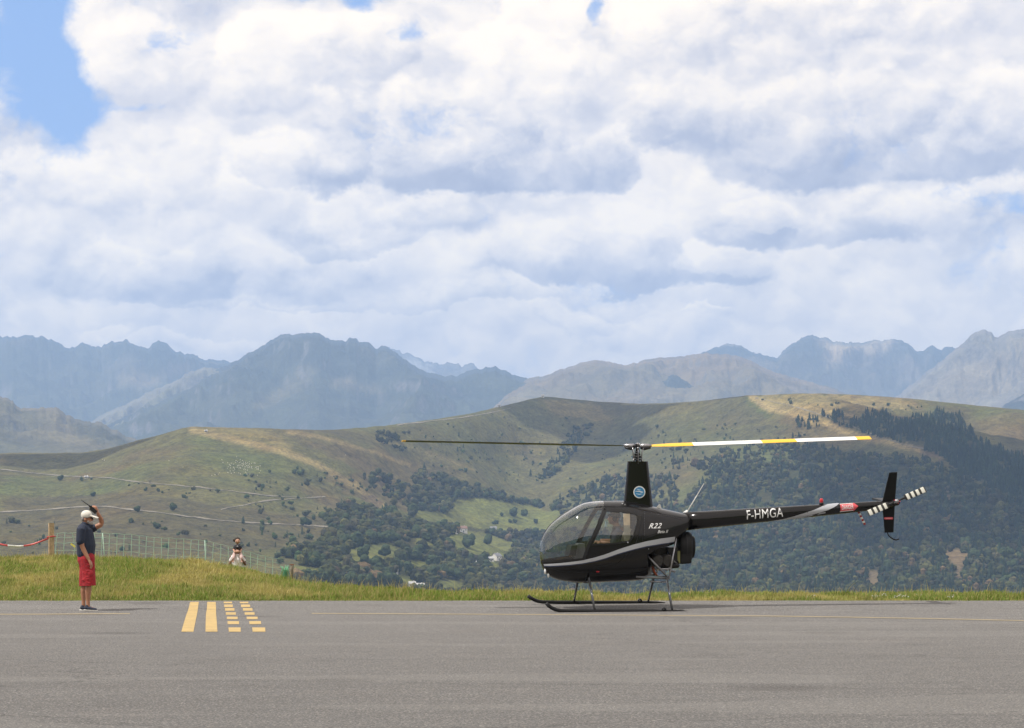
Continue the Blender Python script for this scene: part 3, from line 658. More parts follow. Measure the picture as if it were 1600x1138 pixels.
# bushes and small trees dotted over the open slopes
for poly, num, s0 in (([(560, 690), (760, 650), (850, 640), (930, 660), (1000, 690), (960, 745), (860, 760), (720, 745), (620, 735)], 110, 4.5), ([(930, 690), (1170, 650), (1260, 680), (1080, 740), (960, 745)], 120, 5),
                      ([(380, 740), (470, 730), (560, 750), (640, 795), (520, 830), (400, 810)], 110, 6), ([(400, 815), (520, 835), (500, 880), (440, 890), (400, 860)], 46, 7), ([(0, 800), (130, 800), (400, 830), (400, 870), (0, 870)], 46, 6),
                      ([(640, 712), (850, 690), (850, 760), (700, 742)], 60, 5.5), ([(1170, 625), (1420, 625), (1560, 650), (1440, 650), (1280, 640)], 26, 5), ([(100, 745), (380, 765), (480, 780), (380, 790), (120, 760)], 24, 4.5)):
    xs = [p[0] for p in poly]; ys = [p[1] for p in poly]; got = 0; tries = 0
    while got < num and tries < num*60:
        tries += 1; u, y = r2.uniform(min(xs), max(xs)), r2.uniform(min(ys), max(ys))
        if not in_poly(u, y, poly) or in_any(u, y, CLEAR) or float(perlin(u/30, y/18, 12)) < -.05+.1*r2.random(): continue
        mass.append((u, y, 'l' if r2.random() < .75 else 's', r2.uniform(.45, 1.1)*s0, tuple(x*r2.uniform(.8, 1.2) for x in (.052, .066, .030)))); got += 1
VT, FT, CT, n0 = [], [], [], 0
for u, y, kind, size, c in mass:
    p = surf(u, y)
    if p is None: continue
    v, f = r2.choice(SPR if kind == 's' else LEAFY); a = r2.uniform(0, 6.28); ca, sa = math.cos(a), math.sin(a)
    size *= r2.choice((.6, .75, .9, 1, 1.15, 1.4)) if kind == 'l' else r2.uniform(.6, 1.15); sx = size*r2.uniform(.8, 1.15); sz = size*r2.uniform(.85, 1.3)
    w = np.stack([(v[:, 0]*ca-v[:, 1]*sa)*sx, (v[:, 0]*sa+v[:, 1]*ca)*sx, (v[:, 2]-(.14 if kind == 'l' else .06))*sz], 1)+np.array(p)
    VT.append(w); FT.append(f+n0); n0 += len(v); CT.append(np.tile(np.array(c), (len(v), 1))*np.random.default_rng(n0).uniform(.8, 1.2, (len(v), 1)))
fm_ = np_mesh('woodland', np.concatenate(VT), np.concatenate(FT), smooth=False); vcol(fm_, 'tint', np.concatenate(CT))
tag(link_mesh('woodland', fm_, M_LEAF), 'woods and scrub covering the valley side', None, None, 'stuff')
# single trees that stand free in the meadows and along the wood edges
def tree_thing(tmpl, kind):
    """crown and trunk meshes shared by the copies"""
    v, f = tmpl; me = np_mesh('crown', v, f, smooth=False)
    r_ = np.random.default_rng(len(v)); base = np.array((.036, .052, .024) if kind == 'l' else (.022, .036, .02))
    vcol(me, 'tint', base*r_.uniform(.75, 1.3, (len(v), 1)))
    me.materials.append(M_LEAF)
    tm = MB().tube([(0, 0, -.05), (0, .01, .2), (.01, 0, .45)], [.045, .035, .02], 6).mesh('trunk'); tm.materials.append(M_TRUNK)
    return me, tm
M_TRUNK = mat('bark', (.10, .075, .055), .95)
BIG = [tree_thing(leafy_tree(300+i, 8, IC2), 'l') for i in range(4)]; BIGS = [tree_thing(spruce(320+i, 7, 10), 's') for i in range(2)]
def single(u, y, size, kind, label, group=None):
    p = surf(u, y)
    if p is None: return
    me, tm = r2.choice(BIGS if kind == 's' else BIG); nm = 'spruce_tree' if kind == 's' else 'broadleaf_tree'
    rt = empty(nm, p, (0, 0, r2.uniform(0, 6.28))); rt.scale = (size*r2.uniform(.9, 1.1),)*2+(size*r2.uniform(.9, 1.1),); tag(rt, label, 'tree', group)
    link_mesh('crown', me, None, rt); link_mesh('trunk', tm, None, rt)
for u, y, s, k, lab in ((730, 856, 15, 'l', 'round dark tree alone in the middle of the lower meadow'), (762, 852, 13, 'l', 'dark tree at the upper right edge of the lower meadow'),
                        (669, 846, 11, 'l', 'brownish round tree at the edge of the small bright meadow'), (803, 808, 13, 'l', 'left tree of the pair standing in the upper meadow'), (818, 807, 12, 'l', 'right tree of the pair standing in the upper meadow'),
                        (784, 807, 6, 'l', 'tiny tree just left of the pair in the upper meadow'), (774, 820, 8, 'l', 'small tree below the pair in the upper meadow'), (797, 817, 6, 'l', 'small bush like tree under the pair'),
                        (805, 817, 7, 'l', 'small tree to the right under the pair'), (838, 818, 7, 'l', 'small tree close to the nose of the helicopter'), (706, 858, 9, 'l', 'tree at the lower left corner of the lower meadow'),
                        (567, 872, 14, 'l', 'dark tree in the left corner of the bright lower left meadow'), (602, 870, 12, 'l', 'slim tree inside the bright lower left meadow'), (663, 734, 12, 's', 'tall lone conifer on the spur above the wood'),
                        (581, 758, 8, 's', 'conifer beside the bare earth strip on the left spur'), (478, 822, 10, 'l', 'large bush beside the end of the lower track'), (380, 818, 8, 's', 'dark conifer standing right by the lower track'),
                        (715, 706, 8, 's', 'left conifer of the trio left of the black rotor blade'), (724, 700, 7, 's', 'middle conifer of the trio near the black rotor blade'), (717, 682, 7, 's', 'upper conifer just above the black rotor blade'),
                        (829, 744, 11, 's', 'dark conifer at the foot of the gully left of the mast'), (1026, 668, 6, 'l', 'small round bush above the rotor hub'), (1365, 634, 5, 'l', 'small bush near the crest of the right hill'), (1388, 634, 5, 'l', 'second small bush near the crest of the right hill'),
                        (1240, 722, 9, 's', 'conifer standing just under the yellow rotor blade'), (1247, 692, 8, 's', 'conifer standing just above the yellow rotor blade'), (94, 751, 8, 'l', 'wide bush above the lone dirt bend of the upper track'),
                        (145, 776, 6, 'l', 'bush behind the raised radio of the man'), (215, 800, 6, 'l', 'bush right of the man by the lower track'), (270, 798, 7, 'l', 'bushy clump above the lower track'), (245, 826, 7, 'l', 'bush on the brown slope below the lower track')):
    single(u, y, s, k, lab)
edge = []
tries = 0
while len(edge) < 230 and tries < 60000:
    tries += 1; u, y = r2.uniform(455, 1600), r2.uniform(690, 922)
    inside = any(bool(in_poly(u, y, q[0])) for q in FOREST)
    near_edge = in_any(u, y-5, MEADOWS) or in_any(u+6, y+4, MEADOWS) or (y > 800 and r2.random() < .05)
    if inside and near_edge and clear_of(u, y) and all(math.hypot(u-a, (y-b)*1.4) > 9 for a, b in edge): edge.append((u, y))
for u, y in edge:
    k = 's' if u > 900 and r2.random() < .3 else 'l'
    where = ('below the end of the lower track' if u < 560 else 'around the bright left meadows' if u < 650 else 'around the upper meadow' if y < 830 else 'around the lower meadow with the houses' if y < 872 and u < 850 else 'just above the grass edge' if u < 840 else
             'behind the cabin of the helicopter' if u < 1060 else 'below the tail boom' if y > 815 and u < 1300 else 'above the tail boom' if u < 1300 else 'near the bare earth patches at the right' if y > 830 else 'behind the tail fin at the right')
    kn = 'pointed dark conifer' if k == 's' else 'round green broadleaf tree'
    single(u, y, r2.uniform(9.5, 14) if k == 'l' else r2.uniform(12, 16), k, kn+' in the woods '+where, ('conifers' if k == 's' else 'broadleaf trees')+' in the woods '+where)

# ------------------------------------------------------------------ small houses in the valley and huts on the ridge
M_WALL = mat('house_render', (.72, .69, .63), .9, noise=(.8, .12)); M_ROOFR = mat('roof_tiles', (.20, .12, .09), .8, noise=(1.5, .3)); M_ROOFG = mat('roof_slate', (.17, .17, .18), .6, noise=(1.5, .3)); M_DARKWIN = mat('dark_window', (.03, .03, .035), .2)
M_TIN = mat('roof_metal_pale', (.40, .40, .39), .6)
def house(u, y, w, d, h, rz, roof, label):
    p = surf(u, y) or surf(u, y+2) or surf(u, y+4)
    if p is None: return
    rt = empty('house', p, (0, 0, rz)); tag(rt, label, 'house')
    MB().box((0, 0, h/2-1), (w, d, h+2)).prism([(-w/2, -d/2, h), (-w/2, d/2, h), (-w/2, 0, h+d*.36)], (w, 0, 0)).build('wall', M_WALL, rt)
    r = MB(); o = .4; rise = d*.38
    for s in (-1, 1):
        a = [(-w/2-o, s*(d/2+o), h-.25), (w/2+o, s*(d/2+o), h-.25), (w/2+o, 0, h+rise), (-w/2-o, 0, h+rise)]
        r.prism(a, (0, 0, .22))
    rf = r.build('roof', roof, rt); MB().box((w*.25, .6, h+rise*.9), (.8, .8, 1.8)).build('chimney', M_WALL, rf)
    MB().box((0, -d/2-.02, 1.1), (1.1, .12, 2.2)).build('door', M_DARKWIN, rt)
    for x in (-w*.3, w*.3): MB().box((x, -d/2-.02, h*.6), (1.1, .12, 1.2)).build('window', M_DARKWIN, rt)
house(723, 832, 10, 8, 5, .3, M_ROOFR, 'white house with reddish roof above the lower meadow'); house(711, 834, 5, 4.5, 4, -.3, M_ROOFG, 'small white house left of the reddish roofed one')
house(771, 831, 9, 7, 4.5, .1, M_ROOFG, 'pale house half hidden in trees right of the lower meadow'); house(776, 876, 8, 8, 5, .8, M_ROOFG, 'grey gabled farmhouse deep in the valley trees')
house(767, 877, 6, 5, 3, .1, M_TIN, 'little white annexe left of the grey gabled farmhouse'); house(738, 884, 8, 5, 3, .1, M_TIN, 'low pale roofed shed below the lower meadow')
house(682, 882, 7, 5, 3.5, -.2, M_TIN, 'bright little roof between the lower meadows'); house(655, 919, 9, 5, 2.5, .1, M_TIN, 'long low white roofed barn just behind the grass edge')
house(644, 918, 6, 5, 3.5, .1, M_TIN, 'small white roofed barn left of the long one'); house(617, 895, 6, 4, 3, .1, M_TIN, 'small pale shed in trees under the bright left meadow')
house(848, 621, 5, 4, 3, 0, M_TIN, 'tiny white hut on top of the middle hill'); house(780, 634, 5, 4, 2.5, 0, M_TIN, 'tiny white hut on the skyline left of the middle hill'); house(322, 675, 3.5, 2.5, 1.5, 0, M_TIN, 'tiny white hut on the crest of the left hill')
house(135, 747, 4, 3, 1.4, 0, M_TIN, 'white shed beside the upper dirt track')

# ------------------------------------------------------------------ the flock of sheep
sm = MB(); sm.ell((0, 0, .78), (.62, .34, .36), None, 10, 6); sm.ell((.68, 0, 1.02), (.24, .13, .15), None, 8, 5)
for sx in (-.38, .38):
    for sy in (-.17, .17): sm.tube([(sx, sy, .55), (sx, sy, -.1)], [.07, .05], 5)
sheep_me = sm.mesh('sheep'); sheep_me.materials.append(mat('wool', (.62, .58, .48), 1.0))
r3 = random.Random(9); fl = []
while len(fl) < 78:
    u, y = r3.gauss(382, 18), r3.gauss(730, 6.5)
    if 346 < u < 412 and 713 < y < 744 and all(math.hypot(u-a, (y-b)*1.3) > 1.9 for a, b in fl): fl.append((u, y))
fl += [(331, 744), (336, 743), (341, 742), (343, 740), (264, 721), (286, 731), (160, 719), (163, 720), (540, 712)]
for iu, (u, y) in enumerate(fl):
    p = surf(u, y)
    if p is None: continue
    o = link_mesh('sheep', sheep_me); o.location = p; o.rotation_euler = (0, 0, r3.uniform(0, 6.28)); o.scale = (1.0,)*3
    if iu < 78: tag(o, 'tiny pale sheep grazing in the dense flock on the left hillside', 'sheep', 'sheep of the flock on the left hillside')
    else: tag(o, ('sheep trailing lowest at the left of the flock', 'second sheep of the file left of the flock', 'third sheep of the file left of the flock', 'sheep nearest the flock in the trailing file', 'lone sheep far left and above the flock', 'lone sheep between the straggler and the flock', 'left sheep of a pair high above the upper track', 'right sheep of a pair high above the upper track', 'lone sheep on the brown slope right of the flock')[iu-78], 'sheep', 'stray sheep on the left hillside')
# ------------------------------------------------------------------ airfield: asphalt, verge, mound
GY = [2, 8, 14, 20, 26, 31, 34, 35, 35.84, 36.5, 37.2, 38.0, 38.6, 39.2]
EDGE = 38.5
def gz(Y):
    """height of the paved surface: level, then the camber rises to the edge"""
    s_ = .04; a = 35.5; w = .7
    if Y < a-w: return 0.0
    if Y < a+w: return s_*(Y-a+w)**2/(4*w)
    return s_*(Y-a)
def ground_point(px, py):
    """paved surface point seen at photo position"""
    lo, hi = 4.0, 39.5
    for _ in range(40):
        m_ = (lo+hi)/2
        if HZ-F*(gz(m_)-HC)/m_ > py: lo = m_
        else: hi = m_
    return Vector(((px-800)*m_/F, m_, gz(m_)))
def asphalt_mat():
    m = bpy.data.materials.new('asphalt'); m.use_nodes = True; t = NT(m.node_tree); p = t.n['Principled BSDF']
    pos = t.node('ShaderNodeNewGeometry').outputs['Position']
    wide = t.noise(t.vm('MULTIPLY', pos, (.25, 1.1, 0)), 1.0, 4, .6); mid_ = t.noise(t.vm('MULTIPLY', pos, (1.0, 2.2, 0)), 1.3, 6, .65)
    gr = t.noise(pos, 55.0, 4, .75); st = t.vor(pos, 90.0, 'Color'); sr = t.sep(st)[0]; sg = t.sep(st)[1]
    c = t.ramp(gr, [(.32, (.035, .034, .033)), (.5, (.117, .1145, .111)), (.68, (.245, .238, .229))])
    c = t.mix(t.ss(sr, .84, .96, 0, .8), c, t.mix(sg, (.40, .39, .37, 1), (.26, .225, .20, 1)))
    c = t.mix(t.ss(sr, .16, .03, 0, .75), c, (.05, .048, .048, 1))
    k = t.m('MULTIPLY', t.lin(wide, .3, .7, .95, 1.05), t.lin(mid_, .25, .75, .90, 1.10))
    c = t.mix(1.0, c, t.comb(k, t.m('MULTIPLY', k, .995), t.m('MULTIPLY', k, .985)), 'MULTIPLY')
    red = t.ss(t.noise(pos, .55, 5, .6), .56, .75, 0, .15); c = t.mix(red, c, t.mix(1.0, c, (1.12, .96, .9, 1), 'MULTIPLY'))
    lane = t.m('ABSOLUTE', t.m('SUBTRACT', t.m('FRACT', t.m('DIVIDE', t.sep(pos)[1], 3.6)), .5)); c = t.mix(t.ss(lane, .47, .495, 0, .12), c, (.09, .09, .09, 1))
    far = t.lin(t.sep(pos)[1], 14.0, 36.0, .90, 1.12); c = t.mix(1.0, c, t.comb(far, far, far), 'MULTIPLY')     # paving gets paler towards the verge
    spot = t.vor(t.vm('ADD', pos, t.vm('SCALE', t.noise(pos, 2.5, 3, .6, col=True), .35)), .33); c = t.mix(t.ss(spot, .20, .02, 0, .42), c, (.045, .04, .038, 1))
    patch = t.noise(t.vm('MULTIPLY', pos, (.12, .5, 0)), 1.0, 2, .4); c = t.mix(t.ss(patch, .58, .60, 0, .10), c, (.30, .29, .27, 1))
    ck = t.node('ShaderNodeTexVoronoi', feature='DISTANCE_TO_EDGE'); t.put(ck.inputs['Vector'], t.vm('ADD', t.vm('MULTIPLY', pos, (.10, .22, 0)), t.vm('SCALE', t.noise(pos, 1.2, 5, .7, col=True), .16))); ck.inputs['Scale'].default_value = 1.0
    c = t.mix(t.ss(ck.outputs['Distance'], .0035, .0008, 0, .5), c, (.04, .038, .036, 1))
    t.put(p.inputs['Base Color'], c); p.inputs['Roughness'].default_value = .85; p.inputs['Specular IOR Level'].default_value = .25
    b = t.node('ShaderNodeBump'); b.inputs['Strength'].default_value = .7; b.inputs['Distance'].default_value = .004
    t.put(b.inputs['Height'], t.m('ADD', gr, sr)); t.l.new(b.outputs[0], p.inputs['Normal']); return m
M_ASPH = asphalt_mat()
xs_ = np.linspace(-60, 60, 481); ys_ = np.concatenate([np.linspace(-12, 34, 60), np.linspace(34.2, EDGE, 40)])
edge_j = fbm(xs_*1.3, xs_*0, 4, 301)*.10+fbm(xs_*.2, xs_*0, 2, 302)*.06
av = np.array([[(x, (y if y < 37.5 else 37.5+(y-37.5)*(1+edge_j[i])), gz(y)) for i, x in enumerate(xs_)] for y in ys_]).reshape(-1, 3)
tag(link_mesh('asphalt', np_mesh('asphalt', av, grid_faces(len(ys_), len(xs_))), M_ASPH), 'grey worn asphalt of the runway', None, None, 'structure')

# grass land behind the paving
TOPX = np.array([-700, 0, 60, 160, 250, 300, 350, 400, 440, 480, 540, 600, 700, 800, 1000, 1300, 1600, 2300], float)
TOPY = np.array([875, 875, 874, 876, 878, 881, 888, 897, 908, 917, 922, 925.5, 928.5, 930, 931.5, 931.5, 931, 931], float)   # bare soil crest, grass stands above it
TOPD = np.array([55, 55, 55, 55, 54, 53, 52, 50, 48, 46.5, 44.5, 43.5, 42.5, 42, 41.5, 41.5, 41.5, 41.5], float)
def verge_z(X, Y):
    u = 800+F*X/Y; yt = np.interp(u, TOPX, TOPY); D_ = np.interp(u, TOPX, TOPD); zt = HC+(HZ-yt)*D_/F
    z0 = gz(EDGE)-.03
    t_ = np.clip((Y-EDGE)/(D_-EDGE), 0, 1); rise = t_*t_*(3-2*t_)*.55+t_*.45
    z = z0+(zt-z0)*rise
    over = np.clip(Y-D_, 0, None)
    drop = np.where(u < 470, .13, .17)
    z = z-over*drop*np.clip(over/2.5, 0, 1)-np.clip(over-14, 0, None)*.10
    return z+fbm(X*.45, Y*.45, 4, 310)*.07*np.clip((Y-EDGE)/2, 0, 1)+fbm(X*2.3, Y*2.3, 2, 311)*.02*np.clip((Y-EDGE)/1, 0, 1)
vx = np.linspace(-26, 26, 521); vy = np.concatenate([np.linspace(EDGE-.35, 60, 150), np.linspace(60.5, 130, 60)])
VX, VY = np.meshgrid(vx, vy); VX = VX*(1+np.clip(VY-60, 0, None)*.02); VZ = verge_z(VX, VY)
VZ[:3] = gz(EDGE)-.04
vm_ = np_mesh('grass_verge', np.stack([VX, VY, VZ], -1).reshape(-1, 3), grid_faces(len(vy), len(vx)))
def grass_col(X, Y, n_):
    u = 800+F*X/Y; py = 0
    dry = sst(-.07, .46, fbm(X*.42, Y*.30, 4, 320)+np.where(u < 480, .10, -.12)*np.clip((Y-40.5)/2.5, -1.2, 1))
    strip = sst(1.8, .2, Y-EDGE)
    dry = dry*(1-.75*strip*(u < 700))+0*py
    g_ = np.array([.200, .255, .070]); d_ = np.array([.43, .37, .17])
    return g_[None]*(1-dry[:, None])+d_[None]*dry[:, None]
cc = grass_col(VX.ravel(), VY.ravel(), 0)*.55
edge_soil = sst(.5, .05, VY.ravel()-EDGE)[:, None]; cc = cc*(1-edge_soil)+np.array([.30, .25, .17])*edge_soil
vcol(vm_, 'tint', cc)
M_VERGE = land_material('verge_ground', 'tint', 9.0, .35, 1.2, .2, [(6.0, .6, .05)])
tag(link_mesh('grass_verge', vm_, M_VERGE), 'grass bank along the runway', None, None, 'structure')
def blade_mat():
    m = bpy.data.materials.new('grass_blade'); m.use_nodes = True; t = NT(m.node_tree); t.n.remove(t.n['Principled BSDF'])
    a = t.node('ShaderNodeVertexColor', layer_name='tint').outputs[0]
    d = t.node('ShaderNodeBsdfDiffuse'); t.put(d.inputs[0], a); tr = t.node('ShaderNodeBsdfTranslucent'); t.put(tr.inputs[0], t.mix(1.0, a, (1.1, 1.2, .6, 1), 'MULTIPLY'))
    mx = t.node('ShaderNodeMixShader'); mx.inputs[0].default_value = .35; t.l.new(d.outputs[0], mx.inputs[1]); t.l.new(tr.outputs[0], mx.inputs[2])
    t.l.new(mx.outputs[0], t.n['Material Output'].inputs[0]); return m
M_BLADE = blade_mat()
def grass_patch(name, label, N, sampler, hmin, hmax, wid, bright=1.0, tall=0.0):
    X, Y = sampler(N); N = len(X); Z = verge_z(X, Y)
    clump = sst(-.3, .5, fbm(X*1.6, Y*1.6, 3, 330)); h = rng.uniform(hmin, hmax, N)*(.55+.8*clump)*(1-.55*sst(.6, 0, Y-EDGE))
    tl = rng.random(N) < tall; h = np.where(tl, h*2.4, h)
    a = rng.uniform(0, 6.283, N); w = wid*rng.uniform(.6, 1.3, N); w = np.where(tl, w*.5, w)
    lx, ly = rng.normal(.06, .28, N)*h, rng.normal(0, .28, N)*h
    ca, sa = np.cos(a)*w/2, np.sin(a)*w/2
    v = np.empty((N, 5, 3)); v[:, 0] = np.stack([X-ca, Y-sa, Z-.01], 1); v[:, 1] = np.stack([X+ca, Y+sa, Z-.01], 1)
    v[:, 2] = np.stack([X-ca*.8+lx*.35, Y-sa*.8+ly*.35, Z+h*.55], 1); v[:, 3] = np.stack([X+ca*.8+lx*.35, Y+sa*.8+ly*.35, Z+h*.55], 1)
    v[:, 4] = np.stack([X+lx, Y+ly, Z+h], 1)
    i = np.arange(N)[:, None]*5
    f = np.concatenate([i+np.array([[0, 1, 3]]), i+np.array([[0, 3, 2]]), i+np.array([[2, 3, 4]])], 1).reshape(-1, 3)
    me = np_mesh(name, v.reshape(-1, 3), f, smooth=False)
    c = grass_col(X, Y, N)*rng.uniform(.6, 1.4, (N, 1))*bright*(1+.35*fbm(X*2.1, Y*1.2, 3, 340))[:, None]; straw = (rng.random(N) < .16)[:, None]; c = np.where(straw | tl[:, None], np.array([[.46, .38, .19]])*rng.uniform(.7, 1.1, (N, 1)), c)
    vcol(me, 'tint', np.repeat(c, 5, 0)); o = link_mesh(name, me, M_BLADE); tag(o, label, None, None, 'stuff')
def band(N):
    Y = EDGE-.12+rng.random(N)**1.1*6.5; u = rng.uniform(-150, 1750, N); X = (u-800)*Y/F; k = (Y < np.interp(u, TOPX, TOPD)+1.0); return X[k], Y[k]
def mound(N):
    u = rng.uniform(-150, 640, N); Y = EDGE+rng.random(N)*19; X = (u-800)*Y/F; k = (Y < np.interp(u, TOPX, TOPD)+2.5); return X[k], Y[k]
grass_patch('grass', 'short green and straw coloured grass along the asphalt edge', 170000, band, .04, .11, .014, tall=.035)
grass_patch('grass', 'longer dry grass covering the bank on the left', 190000, mound, .05, .14, .016, tall=.03)

# land behind and beside the paving (behind the photographer)
bv = []; bxs = np.linspace(-900, 900, 61); bys = np.concatenate([[-11.9], np.linspace(-20, -900, 40)])
for y in bys:
    for x in bxs: bv.append((x, y, -.02 if y > -60 else min(0.30*(-60-y), 210)+float(fbm(np.array([x/120]), np.array([y/120]), 4, 350)[0])*22*min(1, (-60-y)/120)))  # rising slope added out of view so the black paint reflects dark
bm_me = np_mesh('meadow', bv, grid_faces(len(bys), len(bxs))); vcol(bm_me, 'tint', [(.10, .13, .05) if v[1] > -140 else (.04, .055, .028) for v in bv])
tag(link_mesh('meadow', bm_me, M_VERGE), 'meadow and unseen dark slope added behind the runway for reflections', None, None, 'structure')
# painted markings
def paint_mat(name, col):
    m = bpy.data.materials.new(name); m.use_nodes = True; t = NT(m.node_tree); p = t.n['Principled BSDF']
    pos = t.node('ShaderNodeNewGeometry').outputs['Position']; f = t.noise(pos, 9, 6, .75); g = t.noise(pos, 3, 5, .65)
    c = t.mix(t.ss(f, .54, .66, 0, .6), col+(1,), (.16, .155, .15, 1)); c = t.mix(t.ss(g, .42, .7, 0, .5), c, tuple(x*.6 for x in col)+(1,))
    t.put(p.inputs['Base Color'], c); p.inputs['Roughness'].default_value = .8; return m
M_YEL = paint_mat('yellow_paint', (.46, .325, .125)); M_LINE = paint_mat('pale_line_paint', (.30, .245, .145))
def zp(px, py): return (240+px/5.69, 800+py/5.69)
def strip(name, left, right, label, m=M_YEL, parent=None):
    """painted ribbon between two photo-traced edges on the paving"""
    rows = []
    for (a, b) in zip(left, right):
        p, q = ground_point(*a), ground_point(*b); rows.append([p+Vector((0, 0, .004)), (p+q)/2+Vector((0, 0, .004)), q+Vector((0, 0, .004))])
    dense = []
    for r0, r1 in zip(rows[:-1], rows[1:]):
        n_ = max(1, int(abs(r1[0].y-r0[0].y)/.3)+int((r1[0]-r0[0]).length/2))
        for k in range(n_):
            w = [a.lerp(b, k/n_) for a, b in zip(r0, r1)]
            dense.append([Vector((p.x, p.y, gz(p.y)+.004)) for p in w])
    dense.append([Vector((p.x, p.y, gz(p.y)+.004)) for p in rows[-1]])
    o = MB().grid(dense).build(name, m, parent, fix=False)
    if label: tag(o, label, None, None, 'structure')
    return o
strip('painted_line', [zp(325, 802), zp(311, 860), zp(293, 910), zp(270, 985), zp(246, 1068)], [zp(402, 802), zp(394, 860), zp(386, 910), zp(371, 985), zp(354, 1068)], 'first solid yellow holding line from the left, bent near the grass')
strip('painted_line', [zp(477, 802), zp(474, 860), zp(465, 910), zp(463, 985), zp(461, 1068)], [zp(552, 802), zp(555, 860), zp(556, 910), zp(562, 985), zp(568, 1068)], 'second solid yellow holding line from the left')
for rank, (lab, ds) in enumerate((('left dashed yellow holding line', [(623, 697, 801, 815), (627, 704, 826, 849), (634, 719, 858, 881), (642, 732, 895, 917), (651, 747, 934, 956), (657, 760, 974, 1001), (666, 775, 1030, 1068)]),
                                  ('right dashed yellow holding line', [(766, 842, 801, 815), (776, 859, 826, 849), (793, 880, 858, 881), (808, 898, 895, 917), (826, 925, 934, 956), (850, 956, 974, 1001), (876, 994, 1030, 1068)]))):
    rt = empty('dashed_line', ground_point(*zp(700 if rank == 0 else 880, 930))); tag(rt, lab, None, None, 'structure')
    for a, b, y0, y1 in ds:
        sk = .12*(1 if rank else .5)*(y1-y0)
        o = strip('dash', [zp(a, y0), zp(a+sk, y1)], [zp(b-sk*.5, y0), zp(b, y1)], None)
        o.parent = rt; o.location = -rt.location
def thin(pts, w, label):
    strip('painted_line', [(x, y-w/2) for x, y in pts], [(x, y+w/2) for x, y in pts], label, M_LINE)
thin([(-60, 960.4), (70, 960.2), (203, 959.2)], 1.2, 'thin faded yellow line ending below the man')
thin([(487, 959), (700, 960), (900, 961), (1060, 962.2), (1200, 963), (1350, 965.2), (1480, 967.6), (1600, 970.3), (1700, 973)], 1.1, 'long thin faded yellow line running under the helicopter')

# ------------------------------------------------------------------ barrier post, tape, sheep netting
M_WOOD = mat('weathered_wood', (.46, .34, .22), .85, noise=(9, .3), bump=(30, .5)); M_WOOD2 = mat('grey_stake', (.22, .19, .15), .9, noise=(12, .3))
M_GREENNET = mat('green_plastic', (.12, .36, .20), .5); M_PALENET = mat('pale_green_twine', (.30, .46, .36), .6); M_TAPER = mat('red_tape', (.50, .075, .075), .45); M_TAPEW = mat('white_tape', (.80, .80, .78), .45)
def bank(px, Y): return float(verge_z(np.array([(px-800)*Y/F]), np.array([Y]))[0])
YP = 55.2; p0 = p2w(80, 870, YP); pz = bank(80, YP)
post = empty('wooden_post', (p0.x, YP, pz)); tag(post, 'tall square timber post with red and white tape tied to it', 'post')
zt_ = p2w(80, 817.5, YP).z-pz
MB().box((0, 0, zt_/2-.15), (.125, .125, zt_+.3), Matrix.Rotation(.35, 3, 'Z')).build('timber', M_WOOD, post)
MB().box((-.03, -.085, zt_*.52), (.03, .03, zt_*.75)).build('batten', M_WOOD, post)
MB().tube([(-.08, -.09, zt_*.62), (.08, -.09, zt_*.64), (.09, .08, zt_*.63), (-.08, .08, zt_*.62), (-.08, -.09, zt_*.62)], .016, 6).build('tape_knot', M_TAPER, post)
tape_rt = empty('barrier_tape', (p0.x, YP, pz+zt_*.6)); tag(tape_rt, 'red and white barrier tape sagging left from the timber post', 'tape')
def tape_seg(pts, m, w=3.0):
    rows = []
    for k, (x, y) in enumerate(pts):
        c = p2w(x, y, YP-.1)-tape_rt.location; tw = .5*math.sin(k*1.9+x*.05); h = w*.5*YP/F
        rows.append([c+Vector((0, -math.sin(tw)*h, -math.cos(tw)*h)), c, c+Vector((0, math.sin(tw)*h, math.cos(tw)*h))])
    o = MB().grid(rows).build('tape_band', m, tape_rt, fix=False); s_ = o.modifiers.new('t', 'SOLIDIFY'); s_.thickness = .004
tape_seg([(76, 841.5), (68, 844.5), (60, 847.5), (52, 850.3), (44, 852.3), (37, 853.3)], M_TAPER); tape_seg([(37, 853.3), (30, 853.8), (22, 853.7), (12, 852.8)], M_TAPEW)
tape_seg([(12, 852.8), (4, 851.2), (-6, 849.5), (-30, 845)], M_TAPER); tape_seg([(-30, 845), (-50, 838)], M_TAPEW)
LP_ = p2w(-52, 838, YP); o = MB().box((0, 0, .2), (.12, .12, 1.6)).build('wooden_post', M_WOOD); o.location = (LP_.x, YP, LP_.z-.8); tag(o, 'second timber post outside the left edge holding the tape', 'post')

net = empty('sheep_netting', p2w(250, 868, 62)); tag(net, 'pale green sheep netting fence behind the grass bank', 'fence')
NTOP = [(84, 833.5), (110, 833), (125, 832.5), (160, 833.5), (200, 835), (240, 840), (280, 842), (320, 845), (350, 852), (370, 858), (400, 866), (420, 871), (438, 874)]
def net_top(px): return float(np.interp(px, [a for a, b in NTOP], [b for a, b in NTOP]))
def NY(px): return float(np.interp(px, [84, 250, 440], [60.5, 63.5, 70.0]))
def net_z(px, k):
    """k 0 at the top wire, 1 near the ground"""
    return p2w(px, net_top(px)+k*52, NY(px)+.0)
o0 = net.location
for q, px in enumerate(np.arange(90, 438, 11.6)):
    bend = 4*math.sin(px*.9)*(1 if px < 140 else .15)
    pts = [net_z(px+bend*math.sin(k*math.pi)-k*1.5, k)-o0 for k in (0, .25, .5, .75, 1.0)]
    MB().tube(pts, .0075, 4, smooth=False).build('vertical_strand', M_PALENET, net, fix=False)
for k in (0, .13, .30, .52, .76, 1.0):
    pts = [net_z(px, k+.01*math.sin(px*.3+k*9))-o0 for px in np.arange(84, 440, 6)]
    MB().tube(pts, .0045, 4, smooth=False).build('horizontal_strand', M_PALENET, net, fix=False)
